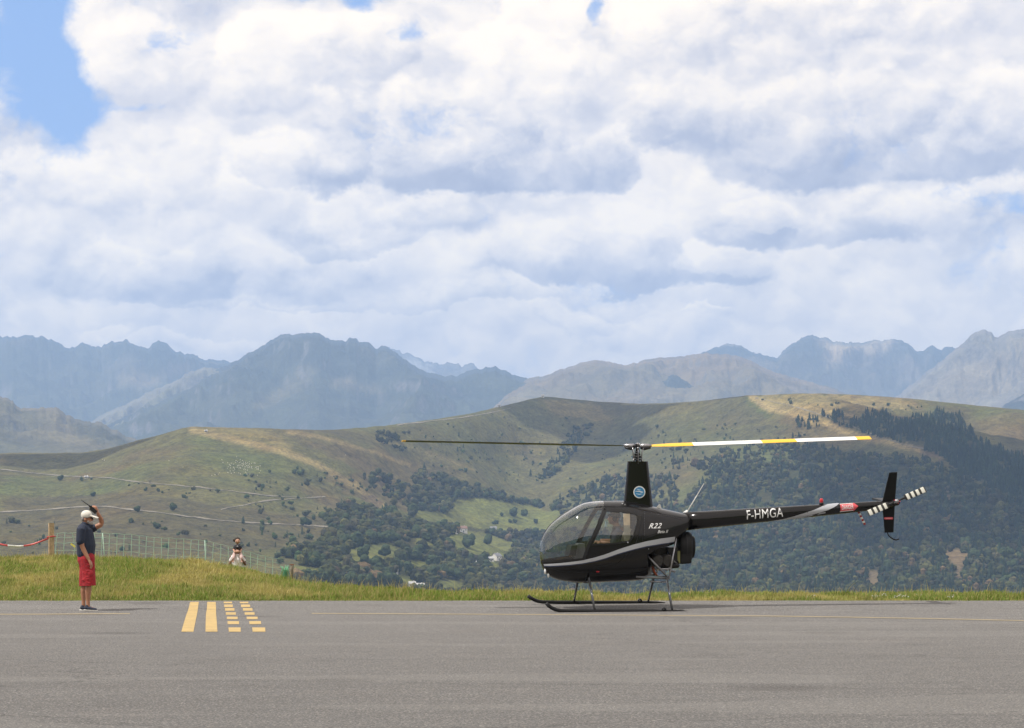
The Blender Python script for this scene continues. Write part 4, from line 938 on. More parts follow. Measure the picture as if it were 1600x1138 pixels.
for (x1, y1, x2, y2) in ((160.3, 833, 164.5, 890), (320, 844.5, 322, 900)):
    Yq = NY(x1)-.05; MB().tube([p2w(x1, y1, Yq)-o0, p2w(x2, y2, Yq)-o0], .013, 6).build('stake', mat('pale_green_stake', (.36, .52, .42), .5), net)
MB().add([p2w(110, 851, 61)-o0, p2w(117, 856, 61)-o0, p2w(118, 853.5, 61)-o0, p2w(111, 848.5, 61)-o0], [(0, 1, 2, 3)]).build('yellow_tag', mat('yellow_plastic', (.7, .62, .12), .5), net)
bun = empty('rolled_netting', p2w(446, 903, 50)); tag(bun, 'bright green bundle of rolled up netting beside a short stake', 'netting'); b0 = bun.location
rb = random.Random(3)
for i in range(18):
    x1, x2 = rb.uniform(438, 452), rb.uniform(438, 452)
    MB().tube([p2w(x1, rb.uniform(883, 889), 50+rb.uniform(-.1, .1))-b0, p2w((x1+x2)/2+rb.uniform(-2, 2), 895, 50)-b0, p2w(x2, 909, 50+rb.uniform(-.1, .1))-b0], .008, 4).build('net_fold', M_GREENNET, bun, fix=False)
s2 = empty('short_stake', p2w(456, 908, 49.9)); tag(s2, 'short weathered stake at the right end of the netting', 'stake')
MB().tube([(-.01, 0, -.1), (0, 0, .30), (.01, 0, .36)], [.04, .038, .032], 8).build('stake_pole', M_WOOD2, s2); MB().box((0, 0, .365), (.10, .07, .02)).build('stake_cap', mat('rust_red', (.25, .12, .08), .8), s2)
s3 = bun  # keeps the bundle standing against the stake
# white flowers and scraps in the verge on the right
for i, (x, y) in enumerate(((1366, 937.5), (1373, 938.5), (1380, 937.8), (1401, 934.5), (1406, 936), (1409, 934.8), (1415, 938.2), (1268, 936), (1436, 929.5), (1487, 930))):
    p = ground_point(x, 940.5); Y = 39.2+(i % 3)*.4; X = (x-800)*Y/F; z = float(verge_z(np.array([X]), np.array([Y]))[0])
    fl_ = MB()
    for k in range(6): fl_.ell((rb.uniform(-.07, .07), rb.uniform(-.05, .05), rb.uniform(.05, .10)), (.011, .011, .007), None, 6, 4)
    q = empty('flower_clump', (X, Y, z)); tag(q, ('white flower clump in the verge, left patch under the tail boom', 'white flower clump in the verge, right patch under the tail fin', 'single white flower clump in the verge far left of the two patches', 'single white flower clump in the verge right of the two patches')[0 if i < 3 else 1 if i < 7 else 2 if i == 7 else 3], 'flowers', 'white flower clumps in the verge')
    fl_.build('blossoms', mat('petals', (.55, .55, .5), .8), q); st_ = MB()
    for k in range(5): st_.tube([(0, 0, 0), (rb.uniform(-.04, .04), rb.uniform(-.04, .04), .10)], .003, 4)
    st_.build('stems', mat('stem_green', (.10, .14, .04), .8), q)
# ------------------------------------------------------------------ helicopter
PSI, RHO = math.radians(8.4), math.atan(.077/1.93)
HR = Matrix.Rotation(PSI, 3, 'Z') @ Matrix.Rotation(RHO, 3, 'X')
HL = Vector(((995-800)*36.8/F, 36.8, .042))
heli = empty('helicopter', HL); heli.rotation_euler = HR.to_euler()
tag(heli, 'small black two seat helicopter with silver stripe and turning rotor standing on the runway', 'helicopter')
camL = HR.transposed() @ (Vector((0, 0, HC))-HL)
def L(px, py, ly=0.0):
    d = HR.transposed() @ Vector(((px-800)/F, 1, (HZ-py)/F)); t = (ly-camL.y)/d.y
    return camL+d*t
def black_paint():
    m = bpy.data.materials.new('black_paint'); m.use_nodes = True; t = NT(m.node_tree); p = t.n['Principled BSDF']
    tcn = t.node('ShaderNodeTexCoord').outputs['Object']; f = t.noise(tcn, 5, 5, .6)
    t.put(p.inputs['Base Color'], t.mix(f, (.0035, .0035, .0045, 1), (.008, .0075, .008, 1))); t.put(p.inputs['Roughness'], t.lin(f, .3, .7, .12, .22))
    p.inputs['Coat Weight'].default_value = .0; p.inputs['Specular IOR Level'].default_value = .42
    b = t.node('ShaderNodeBump'); b.inputs['Strength'].default_value = .25; b.inputs['Distance'].default_value = .01
    t.put(b.inputs['Height'], t.noise(tcn, 2.2, 2, .5)); t.l.new(b.outputs[0], p.inputs['Normal']); return m
M_BLK = black_paint()
M_SILV = mat('silver_stripe', (.42, .44, .48), .35, .2, .2); M_DMET = mat('dark_metal', (.020, .020, .022), .45, .5, noise=(12, .3)); M_STEEL = mat('bare_steel', (.38, .38, .40), .32, .9, noise=(20, .2))
M_TUBE = mat('grey_tube', (.20, .20, .21), .38, .7); M_RUB = mat('black_plastic', (.013, .013, .014), .55, spec=.25, noise=(8, .2)); M_WHITE = mat('white_paint', (.80, .80, .78), .4); M_YELB = mat('yellow_blade_paint', (.80, .46, .03), .45)
M_REDP = mat('red_decal', (.62, .08, .10), .5); M_REDL = mat('red_lens', (.45, .01, .02), .15, coat=.5); M_CREAM = mat('cream_trim', (.50, .43, .33), .8, noise=(6, .15)); M_SEAT = mat('dark_seat', (.05, .048, .046), .9, noise=(9, .2)); M_GREYI = mat('grey_interior', (.16, .16, .165), .8)
M_ENG = mat('engine_metal', (.045, .042, .040), .5, .6, noise=(14, .4)); M_SCROLL = mat('olive_scroll', (.19, .19, .07), .5, noise=(5, .2)); M_ORG = mat('orange_hose', (.35, .09, .04), .6); M_LENS = mat('lamp_glass', (.75, .76, .78), .1, coat=1)
def glass():
    m = bpy.data.materials.new('canopy_glass'); m.use_nodes = True; t = NT(m.node_tree); t.n.remove(t.n['Principled BSDF'])
    tr = t.node('ShaderNodeBsdfTransparent'); tr.inputs[0].default_value = (.60, .65, .65, 1)
    gl = t.node('ShaderNodeBsdfGlossy'); gl.inputs['Roughness'].default_value = .015; gl.inputs[0].default_value = (1, 1, 1, 1)
    gn = t.node('ShaderNodeNewGeometry'); cs = t.m('ABSOLUTE', t.vm('DOT_PRODUCT', gn.outputs['Normal'], gn.outputs['Incoming']))
    fr_ = t.m('ADD', .045, t.m('MULTIPLY', .93, t.m('POWER', t.m('SUBTRACT', 1.0, cs, clamp=True), 4.6)))
    pos = t.node('ShaderNodeTexCoord').outputs['Object']
    df = t.node('ShaderNodeBsdfDiffuse'); df.inputs[0].default_value = (.30, .31, .32, 1)
    dirt = t.ss(t.noise(pos, 6, 6, .65), .35, .8, .01, .05)
    mx = t.node('ShaderNodeMixShader'); t.put(mx.inputs[0], t.m('MULTIPLY', fr_, 2.0, clamp=True)); t.l.new(tr.outputs[0], mx.inputs[1]); t.l.new(gl.outputs[0], mx.inputs[2])
    m2 = t.node('ShaderNodeMixShader'); t.put(m2.inputs[0], dirt); t.l.new(mx.outputs[0], m2.inputs[1]); t.l.new(df.outputs[0], m2.inputs[2])
    b = t.node('ShaderNodeBump'); b.inputs['Strength'].default_value = .12; b.inputs['Distance'].default_value = .02
    t.put(b.inputs['Height'], t.noise(pos, 2.0, 2, .5)); t.l.new(b.outputs[0], gl.inputs['Normal'])
    t.l.new(m2.outputs[0], t.n['Material Output'].inputs[0]); return m
M_GLASS = glass()
# side profile of the cabin and cowling, traced on the centre plane
top_px = [(843.2, 861.6), (844.0, 852), (847, 841), (851, 832.5), (855.5, 825.5), (864, 816), (874.5, 807.6), (890.8, 797.0), (902, 790.6), (913, 786.2), (929, 783.6), (944, 782.8), (972.6, 782.8), (984, 784), (1010.7, 789.4), (1038, 795.8), (1060, 800.6), (1071, 803.2)]
bot_px = [(843.2, 861.6), (843.6, 870), (845, 879), (848.5, 889), (854, 897), (861, 902), (871, 906), (883, 908.3), (902, 910.2), (923.5, 910.0), (956, 908.8), (989, 907.2), (1003, 905.5), (1011, 897), (1022, 878), (1040, 860), (1058, 843), (1071, 829)]
tp = [L(x, y) for x, y in top_px]; bp = [L(x, y) for x, y in bot_px]
X0, X1 = tp[0].x, (tp[-1].x+bp[-1].x)/2
def zt(x): return float(pchip([p.x for p in tp], [p.z for p in tp], x))
def zb(x):
    xs = [p.x for p in bp]; xs[0] = X0
    for i in range(1, len(xs)): xs[i] = max(xs[i], xs[i-1]+.002)
    return float(pchip(xs, [p.z for p in bp], x))
WX = [0, .04, .10, .20, .35, .55, .80, 1.05, 1.45, 1.70, 1.95, 2.20, X1-X0]; WW = [0, .12, .195, .29, .39, .48, .54, .56, .56, .53, .46, .36, .24]
def hw(x): return float(pchip(WX, WW, np.clip(x-X0, 0, X1-X0)))
def half(x, z):
    """half width of the shell at height z"""
    a, b = zb(x), zt(x); w = hw(x); k = np.clip((x-X0-1.45)/.8, 0, 1); zm = a+(b-a)*(.42+.10*k)
    if z >= zm: u = min((z-zm)/max(b-zm, 1e-4), 1); e = 2.25
    else: u = min((zm-z)/max(zm-a, 1e-4), 1); e = 2.7
    return w*max(0, 1-u**e)**(1/e)
NXs, NA = 250, 150
ts = np.linspace(0, 1, NXs); xs_s = X0+.0008+(X1-X0-.0008)*(ts**1.45*.55+ts*.45)
SV = np.zeros((NXs, NA, 3))
for i, x in enumerate(xs_s):
    a, b, w = zb(x), zt(x), hw(x); k = np.clip((x-X0-1.45)/.8, 0, 1); zm = a+(b-a)*(.42+.10*k)
    th = np.arange(NA)/NA*2*np.pi; c, s = np.cos(th), np.sin(th); e = np.where(s >= 0, 2.25, 2.7)
    SV[i, :, 0] = x; SV[i, :, 1] = np.sign(c)*np.abs(c)**(2/e)*w; SV[i, :, 2] = zm+np.where(s >= 0, np.abs(s)**(2/e)*(b-zm), -np.abs(s)**(2/e)*(zm-a))
ii = np.arange(NXs-1)[:, None]*NA; jj = np.arange(NA)[None]; jn = (jj+1) % NA
SF = np.stack([ii+jj, ii+NA+jj, ii+NA+jn, ii+jn], -1).reshape(-1, 4)
cen = SV.reshape(-1, 3)[SF].mean(1)
def poly_l(pts, ly=-.5): return [(L(x, y, ly).x, L(x, y, ly).z) for x, y in pts]
def LN(pts):
    """like poly_l but following the hull: near the nose the side surface is close to the centre"""
    out = []
    for x, y in pts:
        ly = -.45
        for _ in range(12):
            q = L(x, y, ly); ly = -half(min(max(q.x, X0+.002), X1), min(max(q.z, zb(max(q.x, X0+.002))), zt(max(q.x, X0+.002))))*.7+ly*.3
        q = L(x, y, ly); out.append((q.x, q.z))
    return out
DOORWIN = LN([(925.5, 851.5), (946.5, 798.0), (973, 799.3), (992, 802.5), (997.5, 806.5), (996, 815), (989.5, 838), (983, 846), (960, 849.8)])
DOOR = LN([(912, 877), (917, 858), (943, 793.5), (975, 794.5), (1000, 798.5), (1004, 806), (994, 848), (988, 862), (965, 880), (912, 886)])
wl = LN([(845, 876.5), (870, 876), (911, 873.0)]); wf = LN([(911, 873.0), (917, 857.5), (942.5, 795)]); ftop = L(945.5, 783.0)
WS = [(X0-1, wl[0][1]), wl[0], wl[1], wl[2], wf[1], wf[2], (ftop.x, ftop.z+.1), (X0-1, 4)]
is_ws = in_poly(cen[:, 0], cen[:, 2], WS) & (np.abs(cen[:, 1]) > -.1)
is_dw = in_poly(cen[:, 0], cen[:, 2], DOORWIN) & (np.abs(cen[:, 1]) > .1)
is_dr = in_poly(cen[:, 0], cen[:, 2], DOOR) & (np.abs(cen[:, 1]) > .1) & ~is_dw & ~is_ws
bay = LN([(1007, 912), (1011, 866), (1030, 857), (1052, 851), (1064, 836), (1062, 925)])
is_cut = in_poly(cen[:, 0], cen[:, 2], bay+[(bay[-1][0], .1), (bay[0][0], .1)][:0])
def shell(name, mask, m, parent):
    f = SF[mask]; used = np.unique(f); mp = np.full(NXs*NA, -1); mp[used] = np.arange(len(used))
    return link_mesh(name, np_mesh(name, SV.reshape(-1, 3)[used], mp[f]), m, parent)
body = shell('body', ~(is_ws | is_dw | is_dr | is_cut), M_BLK, heli)
wsh = shell('windscreen', is_ws, M_GLASS, heli)
for s, nm in ((-1, 'near'), (1, 'far')):
    side = np.sign(cen[:, 1]) == s
    dr = shell('door', is_dr & side, M_BLK, heli); shell('door_window', is_dw & side, M_GLASS, dr)
def on_hull(pts, off=.004, side=-1):
    return [Vector((x, side*(half(x, z)+off), z)) for x, z in pts]
def hull_band(name, up, lo, m, parent, off=.005, side=-1, n=60, cols=4, thick=False):
    """strip lying on the hull between an upper and a lower traced line"""
    def res(p, k):
        d = [0]
        for a, b in zip(p[:-1], p[1:]): d.append(d[-1]+math.hypot(a[0]-b[0], a[1]-b[1]))
        q = np.linspace(0, d[-1], k); return np.interp(q, d, [a[0] for a in p]), np.interp(q, d, [a[1] for a in p])
    ux, uz = res(up, n); lx, lz = res(lo, n); rows = []
    for i in range(n):
        rows.append([Vector((x, side*(half(x, z)+off), z)) for x, z in [(ux[i]*(1-t)+lx[i]*t, uz[i]*(1-t)+lz[i]*t) for t in np.linspace(0, 1, cols+1)]])
    return MB().grid(rows).build(name, m, parent, fix=False)
def hull_line(pts_px, w, name, m, parent, side=-1, off=.006, n=40):
    p = LN(pts_px); nrm = []
    up, lo = [], []
    for i in range(len(p)):
        a, b = p[max(i-1, 0)], p[min(i+1, len(p)-1)]; dx_, dz_ = b[0]-a[0], b[1]-a[1]; l_ = math.hypot(dx_, dz_); ox, oz = -dz_/l_*w/2, dx_/l_*w/2
        up.append((p[i][0]+ox, p[i][1]+oz)); lo.append((p[i][0]-ox, p[i][1]-oz))
    return hull_band(name, up, lo, m, parent, off, side, n, 2)
zz = lambda x, y: (820+x/3.67, 660+y/3.67)
st_up = LN([zz(96, 813), zz(160, 811), zz(250, 803), zz(330, 792), zz(400, 776), zz(460, 758), zz(540, 728), zz(620, 702), zz(700, 682), zz(780, 667), zz(862, 656)])
st_lo = LN([zz(97, 822), zz(160, 823), zz(250, 818), zz(330, 809), zz(400, 796), zz(460, 780), zz(540, 752), zz(620, 729), zz(700, 710), zz(780, 697), zz(858, 685)])
for sd in (-1, 1): hull_band('stripe', st_up, st_lo, M_SILV, heli, .005, sd, 90)
hull_band('stripe_lower_line', st_lo, [(x, z-.016) for x, z in st_lo], mat('blue_pinstripe', (.02, .03, .07), .4), heli, .004, -1, 90, 1)  # thin dark blue line along the lower edge of the silver stripe
for sd in (-1, 1):
    hull_line([(911.5, 874.5), (917.5, 857.5), (944, 793.5)], .045, 'door_pillar', M_RUB, heli, sd, .008)
    hull_line([(846, 877.3), (870, 877), (911, 874)], .035, 'windscreen_sill', M_RUB, heli, sd, .007)
    fr = LN([(925.5, 851.5), (946.5, 798.0), (973, 799.3), (992, 802.5), (997.5, 806.5), (996, 815), (989.5, 838), (983, 846), (960, 849.8), (925.5, 851.5)])
    ox = [(x*1.0, z) for x, z in fr]
    cxm, czm = sum(p[0] for p in fr)/len(fr), sum(p[1] for p in fr)/len(fr)
    hull_band('window_frame', [(cxm+(x-cxm)*1.03, czm+(z-czm)*1.05) for x, z in fr], [(cxm+(x-cxm)*.965, czm+(z-czm)*.94) for x, z in fr], M_RUB, heli, .007, sd, 120, 2)
    hull_line([(1004, 806), (994, 848), (988, 862), (965, 880), (930, 886)], .008, 'door_seam', M_RUB, heli, sd, .003)
    hull_line([(1000, 797.5), (1030, 803), (1066, 812)], .007, 'cowl_seam', M_DMET, heli, sd, .003)
    hull_line([(1018, 795), (1040, 806), (1066, 809.5)], .01, 'cowl_crease', M_DMET, heli, sd, .004)
# centre bow of the windscreen
bow = []
for x in np.linspace(X0+.002, ftop.x+.12, 50):
    z = zt(x); bow.append([Vector((x, yy, z+.006-abs(yy)*.12)) for yy in (-.022, 0, .022)])
MB().grid(bow).build('windscreen_bow', M_RUB, heli, fix=False)
# roof skin strip carrying a sheen, small fittings
def chrome(px, py, r=.014): 
    p = LN([(px, py)])[0]; y = -half(p[0], p[1])-.005
    MB().ell((p[0], y, p[1]), (r, r*.6, r), None, 8, 6).build('hinge_stud', M_STEEL, heli)
chrome(972.6, 787.5); chrome(981, 848, .013); chrome(1013.5, 858, .007)
p_ = LN([(934, 893.6)])[0]; MB().ell((p_[0], -half(*p_)-.006, p_[1]), (.028, .012, .011), None, 10, 6).build('navigation_light', M_REDL, heli)
for a, b in ((850.5, 892.5), (855.5, 898)):
    q = L(a, b, -.07); MB().lathe([(0, -.012), (.05, -.01), (.055, .01), (.03, .02), (0, .022)], (q.x+.01, q.y, q.z), 'X', 14).build('landing_light', M_LENS, heli)
# interior
fl0 = L(848, 881).z; xa, xb = L(862, 880).x, L(1000, 880).x
ip = MB()
fp = []
for x in np.linspace(X0+.12, xb, 30):
    w = half(x, fl0)*.94; fp.append([Vector((x, -w, fl0)), Vector((x, 0, fl0)), Vector((x, w, fl0))])
MB().grid(fp).build('cabin_floor', M_GREYI, heli, fix=False)
xbk = L(991, 850).x; bkp = []
for z in np.linspace(zb(xbk)+.03, zt(xbk)-.03, 18):
    w = half(xbk, z)*.97; bkp.append([Vector((xbk+(z-1.3)*.05, -w, z)), Vector((xbk+(z-1.3)*.05, -w*.28, z)), Vector((xbk+(z-1.3)*.05, w*.28, z)), Vector((xbk+(z-1.3)*.05, w, z))])
MB().grid(bkp).build('bulkhead', M_SEAT, heli, fix=False)
cp = MB(); a, b = L(974.5, 803, -.50), L(985, 846, -.50)
cp.prism([(a.x, -.505, a.z), (L(984, 803, -.5).x, -.505, a.z), (L(985, 846, -.5).x, -.505, b.z), (L(975.5, 846, -.5).x, -.505, b.z)], (0, .03, 0)); cp.build('belt_panel', M_CREAM, heli)
for k in (0, 1):
    p0_, p1_ = L(979+k*6, 826, -.47), L(972+k*7, 846, -.47); MB().tube([p0_, (p0_+p1_)/2+Vector((-.01, 0, 0)), p1_], .022, 6, flat=(1, .4)).build('seat_belt', M_CREAM, heli)
for sy in (-.27, .27):
    s0 = L(950, 868, sy); seat = MB(); z0 = fl0
    seat.prism([(L(938, 860, sy).x, sy-.2, z0), (xbk, sy-.2, z0), (xbk, sy-.2, z0+.26), (L(938, 860, sy).x, sy-.2, z0+.30)], (0, .40, 0)); so_ = seat.build('seat', M_SEAT, heli)
    bm_ = so_.modifiers.new('b', 'BEVEL'); bm_.width = .03; bm_.segments = 2
    MB().prism([(xbk-.10, sy-.19, z0+.26), (xbk-.01, sy-.19, z0+.26), (xbk+.02, sy-.19, z0+.80), (xbk-.05, sy-.19, z0+.80)], (0, .38, 0)).build('seat_back', M_SEAT, so_)
c0 = [L(893.5, 867, -.1), L(903, 849.5, -.1), L(913, 849.5, -.1), L(915, 872, -.1), L(900, 874, -.1)]
MB().prism([(p.x, -.14, p.z) for p in c0], (0, .28, 0)).build('instrument_console', M_GREYI, heli)
MB().prism([(L(885, 868, 0).x, -.2, L(885, 868).z), (L(890, 852).x, -.2, L(890, 852).z), (L(899, 851).x, -.2, L(899, 851).z), (L(896, 868).x, -.2, L(896, 868).z)], (0, .40, 0)).build('instrument_panel', M_RUB, heli)
MB().tube([L(917, 878, 0), L(915, 858, 0), L(921, 843, 0)], .014, 7).tube([L(921, 843, -.25), L(920.5, 841.5, 0), L(921, 843, .22)], .012, 7).tube([L(921, 843, -.25), L(923, 848, -.26)], .017, 7).build('cyclic_stick', M_RUB, heli)
MB().tube([L(944.5, 793, -.36), L(935, 815, -.30), L(931, 835, -.2)], .012, 6).build('door_brace', M_RUB, heli)
# firewall and engine
xf = L(1007, 880).x
fw = []
for z in np.linspace(zb(xf)+.01, zt(xf)-.05, 14): w = half(xf, z)*.97; fw.append([Vector((xf, -w, z)), Vector((xf, 0, z)), Vector((xf, w, z))])
MB().grid(fw).build('firewall', M_DMET, heli, fix=False)
eng = empty('engine', (0, 0, 0)); eng.parent = heli
c = L(1032, 868, 0); MB().box((c.x, 0, c.z), (.52, .34, .26)).build('crankcase', M_ENG, eng)
for sx in (1020, 1036):
    for sd in (-1, 1):
        q = L(sx, 873, 0); cy_ = MB(); cy_.lathe([(.0, .16), (.085, .16)]+[(r, .17+k*.012) for k in range(18) for r in ((.085, .105) if k % 2 else (.105, .085))][:36]+[(.08, .40), (0, .40)], (q.x, 0, q.z-.02), 'Y', 16, False)
        if sd < 0: cy_.v = [(a_, -b_, c_) for a_, b_, c_ in cy_.v]
        cy_.build('cylinder', M_ENG, eng)
        MB().tube([Vector((q.x+.02, sd*.33, q.z-.08)), Vector((q.x+.05, sd*.33, q.z-.17)), Vector((q.x+.14, sd*.26, q.z-.20))], .022, 8).build('exhaust_pipe', M_STEEL, eng)
m0, m1_ = L(1029, 885.5, -.2), L(1058, 884, -.2); MB().tube([m0, m1_], .042, 14, round_end=True).build('muffler', M_DMET, eng)
b0_, b1_ = L(999, 886, -.36), L(1018, 900, -.36); MB().box(((b0_.x+b1_.x)/2, -.30, (b0_.z+b1_.z)/2), (b1_.x-b0_.x, .14, b0_.z-b1_.z)).build('battery_box', mat('grey_box', (.12, .12, .125), .5), eng)
MB().tube([L(1019, 885, -.3), L(1022, 893, -.3), L(1026, 899, -.28)], .02, 8).build('fuel_hose', M_ORG, eng)
for k, (x, y) in enumerate(((1012, 872), (1024, 866), (1045, 869), (1052, 874), (1030, 880), (1041, 884), (1017, 880))):
    MB().tube([L(x, y-6, -.3), L(x+3*(-1)**k, y, -.33), L(x+6, y+7, -.28)], .012, 6).build('engine_pipe', (M_STEEL, M_DMET, M_RUB)[k % 3], eng)
MB().box((L(1046, 866).x, 0, L(1046, 866).z), (.16, .5, .24)).build('oil_cooler', M_DMET, eng)
# fan drum at the tail end of the engine
fan = empty('cooling_fan', (0, 0, 0)); fan.parent = heli
fx0, fx1 = L(1060, 855, -.1).x, L(1082.5, 855, -.1).x; fzc = L(1070, 855).z; R_ = (L(1070, 831.5, -.26).z-L(1070, 856, -.26).z)
MB().lathe([(0, 0), (R_*.86, 0), (R_, .02), (R_*1.0, .17), (R_*.93, .222), (0, .225)], (fx0, 0, fzc), 'X', 40).build('fan_shroud', M_RUB, fan)
MB().lathe([(R_*1.03, .10), (R_*1.05, .105), (R_*1.05, .118), (R_*1.03, .123)], (fx0, 0, fzc), 'X', 40).build('shroud_rib', M_DMET, fan)
MB().lathe([(0, .0), (R_*.70, 0), (R_*.72, .01), (R_*.70, .035), (0, .04)], (fx0+.235, 0, fzc+.0), 'X', 40).build('fan_disc', M_RUB, fan)
MB().tube([(fx0+.18, 0, fzc), (fx0+.25, 0, fzc)], .07, 14).build('fan_hub', M_DMET, fan)
MB().prism([(p.x, -.22, p.z) for p in (L(1057, 862, -.2), L(1066, 860, -.2), L(1066, 880, -.2), L(1061, 879.5, -.2), L(1058, 874, -.2))], (0, .44, 0)).build('fan_scroll', M_SCROLL, fan)
low_ = MB(); pts = [L(1062, 858, -.2), L(1081.5, 858, -.2), L(1080.5, 880.5, -.2), L(1062, 882, -.2)]; low_.prism([(p.x, -.235, p.z) for p in pts], (0, .47, 0)); lo_ = low_.build('fan_duct', M_RUB, fan); q = lo_.modifiers.new('b', 'BEVEL'); q.width = .03; q.segments = 3
# engine frame tubes (both sides)
def ftube(a, b, ya, yb, r=.013, name='frame_tube', m=M_TUBE):
    for sd in (1, -1):
        p, q = L(a[0], a[1], ya), L(b[0], b[1], yb); p = Vector((p.x, p.y*sd, p.z)); q = Vector((q.x, q.y*sd, q.z)); MB().tube([p, q], r, 8).build(name, m, heli)
ftube((1010, 867), (1045, 904), -.46, -.50, .017); ftube((1058.5, 832), (1045, 904.5), -.27, -.50, .013, m=M_STEEL); ftube((994, 901.5), (1044, 904), -.46, -.50, .017); ftube((1031, 889.3), (1048, 889.3), -.48, -.46, .011, m=M_STEEL)
for (x, y) in ((1045, 904), (1011, 880)): MB().tube([L(x, y, -.5), Vector((L(x, y, -.5).x, .5, L(x, y, -.5).z))], .016, 8).build('cross_tube', M_TUBE, heli)
MB().tube([L(1015, 908.5, -.40), L(1040, 909.8, -.46)], .014, 8).build('frame_tube', M_STEEL, heli)
# landing gear
gear = empty('landing_gear', (0, 0, 0)); gear.parent = heli
def skid(ly, pts, rr):
    MB().tube([L(x, y, ly) for x, y in pts], rr, 12).build('skid', M_RUB, gear)
skid(-.965, [(853.6, 942.8), (857, 946.5), (862, 950.0), (868, 952.8), (876, 954.4), (890, 954.8), (930, 955.0), (1000, 955.2), (1055, 955.5), (1066, 955.6), (1079, 956.2)], [.030]*8+[.030, .024, .006])
skid(.965, [(824.9, 931.3), (829, 934.4), (835, 937.6), (841, 939.8), (848, 940.8), (870, 941.2), (930, 941.4), (990, 941.6), (1015, 941.8), (1028, 941.8), (1039.5, 941.9)], [.030]*8+[.030, .022, .006])
def strut(a, b, ya, yb, m=M_RUB, r=(.030, .024)):
    MB().tube([L(a[0], a[1], ya), L(b[0], b[1], yb)], list(r), 10, flat=(1.35, .7)).build('strut', m, gear)
M_STRUT = mat('strut_paint', (.05, .052, .056), .22, .3, .6)
strut((920.2, 905), (929.2, 953.2), -.46, -.965, M_STRUT); strut((902.5, 908), (897, 939.8), .42, .965, M_STRUT); strut((1041.5, 904), (1050.4, 953.6), -.50, -.965, M_STRUT); strut((1021, 904), (1012.6, 940.3), .50, .965, M_STRUT)
MB().tube([L(903, 909.5, .42), L(920.2, 909.5, -.46)], .022, 8).build('cross_tube', M_STRUT, gear)
for x, y, ly in ((1037.3, 952.3, -.965), (999.7, 938.6, .965)):
    q = L(x, y, ly); MB().lathe([(.012, -.03), (.034, -.03), (.036, 0), (.034, .03), (.012, .03)], tuple(q), 'Y', 14).box((q.x, q.y, q.z-.03), (.05, .05, .05)).build('wheel_mount', M_DMET, gear)
for x in (905, 1000): MB().box(tuple(L(x, 957.0, -.965)), (.26, .035, .012)).build('skid_shoe', M_DMET, gear)
# mast fairing, rotor head
mz0, mz1 = L(1000, 795).z, L(996, 721).z
a0, a1, b0_, b1_ = L(973.5, 783).x, L(1021, 793).x, L(980.5, 721).x, L(1012.2, 721).x
rows = []
for t in np.linspace(0, 1, 14):
    z = mz0-.02+(mz1-mz0+.02)*t; xl, xr = a0+(b0_-a0)*t, a1+(b1_-a1)*t; w = .105*(1-t)+.075*t; cx, hx = (xl+xr)/2, (xr-xl)/2
    rows.append([Vector((cx+hx*math.copysign(abs(math.cos(a))**.75, math.cos(a)), w*math.copysign(abs(math.sin(a))**.8, math.sin(a)), z)) for a in np.linspace(0, 2*math.pi, 33)[:-1]])
fair = MB().grid(rows, closed=True); fair.add(rows[-1], [tuple(range(32))]); fo = fair.build('mast_fairing', M_BLK, heli)
MB().box(((a0+a1)/2+.0, 0, mz0-.004), (a1-a0+.04, .27, .03)).build('fairing_base', M_RUB, heli)
# round emblem on the fairing
def emblem(px, py, r):
    q = L(px, py, -.098); t_ = (q.z-mz0)/(mz1-mz0); yb = -(.105*(1-t_)+.075*t_)*1.0
    def disc(rr, m, off, name, z0=-9, z1=9, par=None):
        pts = [Vector((q.x+rr*math.cos(a), yb-off-(rr*math.sin(a))*-.033, q.z+rr*math.sin(a))) for a in np.linspace(0, 2*math.pi, 41)[:-1]]
        return MB().add(pts, [tuple(range(40))]).build(name, m, par or heli, fix=False)
    d = disc(r, M_WHITE, .010, 'emblem'); disc(r*.84, mat('emblem_blue', (.03, .22, .46), .4), .012, 'emblem_field', par=d)
    lb, dk = mat('emblem_pale', (.55, .72, .82), .4), mat('emblem_dark', (.02, .10, .24), .4)
    for k, (x0, x1, z0, h, m) in enumerate(((-.72, .70, .10, .14, M_WHITE), (-.45, .30, .42, .12, lb), (-.60, .55, -.30, .12, lb), (-.2, .5, -.55, .14, dk), (-.55, .0, .28, .10, dk), (.1, .7, -.08, .10, lb))):
        up, lo = [], []
        for s in np.linspace(0, 1, 16):
            x = (x0+(x1-x0)*s)*r; wv_ = z0*r+math.sin(s*5+k)*.06*r; th = h*r*math.sin(math.pi*(.08+.9*s)); up.append((x, wv_+th/2)); lo.append((x, wv_-th/2))
        pp = [Vector((q.x+x, yb-.014+z*.033, q.z+z)) for x, z in up+lo[::-1]]; MB().add(pp, [tuple(range(len(pp)))]).build('emblem_wave', m, d, fix=False)
emblem(998.9, 769.2, .099)
MX = L(996, 700).x; hz_ = L(996, 697).z
mast = MB().tube([(MX, 0, mz1-.06), (MX, 0, hz_)], .028, 14).build('rotor_mast', M_DMET, heli)
for py, r, h in ((718.5, .062, .016), (714, .07, .02), (710, .052, .018), (706.5, .045, .012), (703.5, .034, .014)):
    z = L(996, py).z; MB().lathe([(.02, -h), (r*.8, -h), (r, -h*.3), (r, h*.3), (r*.8, h), (.02, h)], (MX, 0, z), 'Z', 24).build('swashplate', M_DMET, heli)
for sx, sy in ((-.06, -.05), (.06, -.05), (-.055, .05), (.07, .04), (.0, -.07)):
    MB().tube([(MX+sx, sy, mz1-.05), (MX+sx*1.15, sy, L(996, 708).z), (MX+sx*1.5, sy*.8, hz_-.03)], .0075, 6).build('pitch_link', M_STEEL, heli)
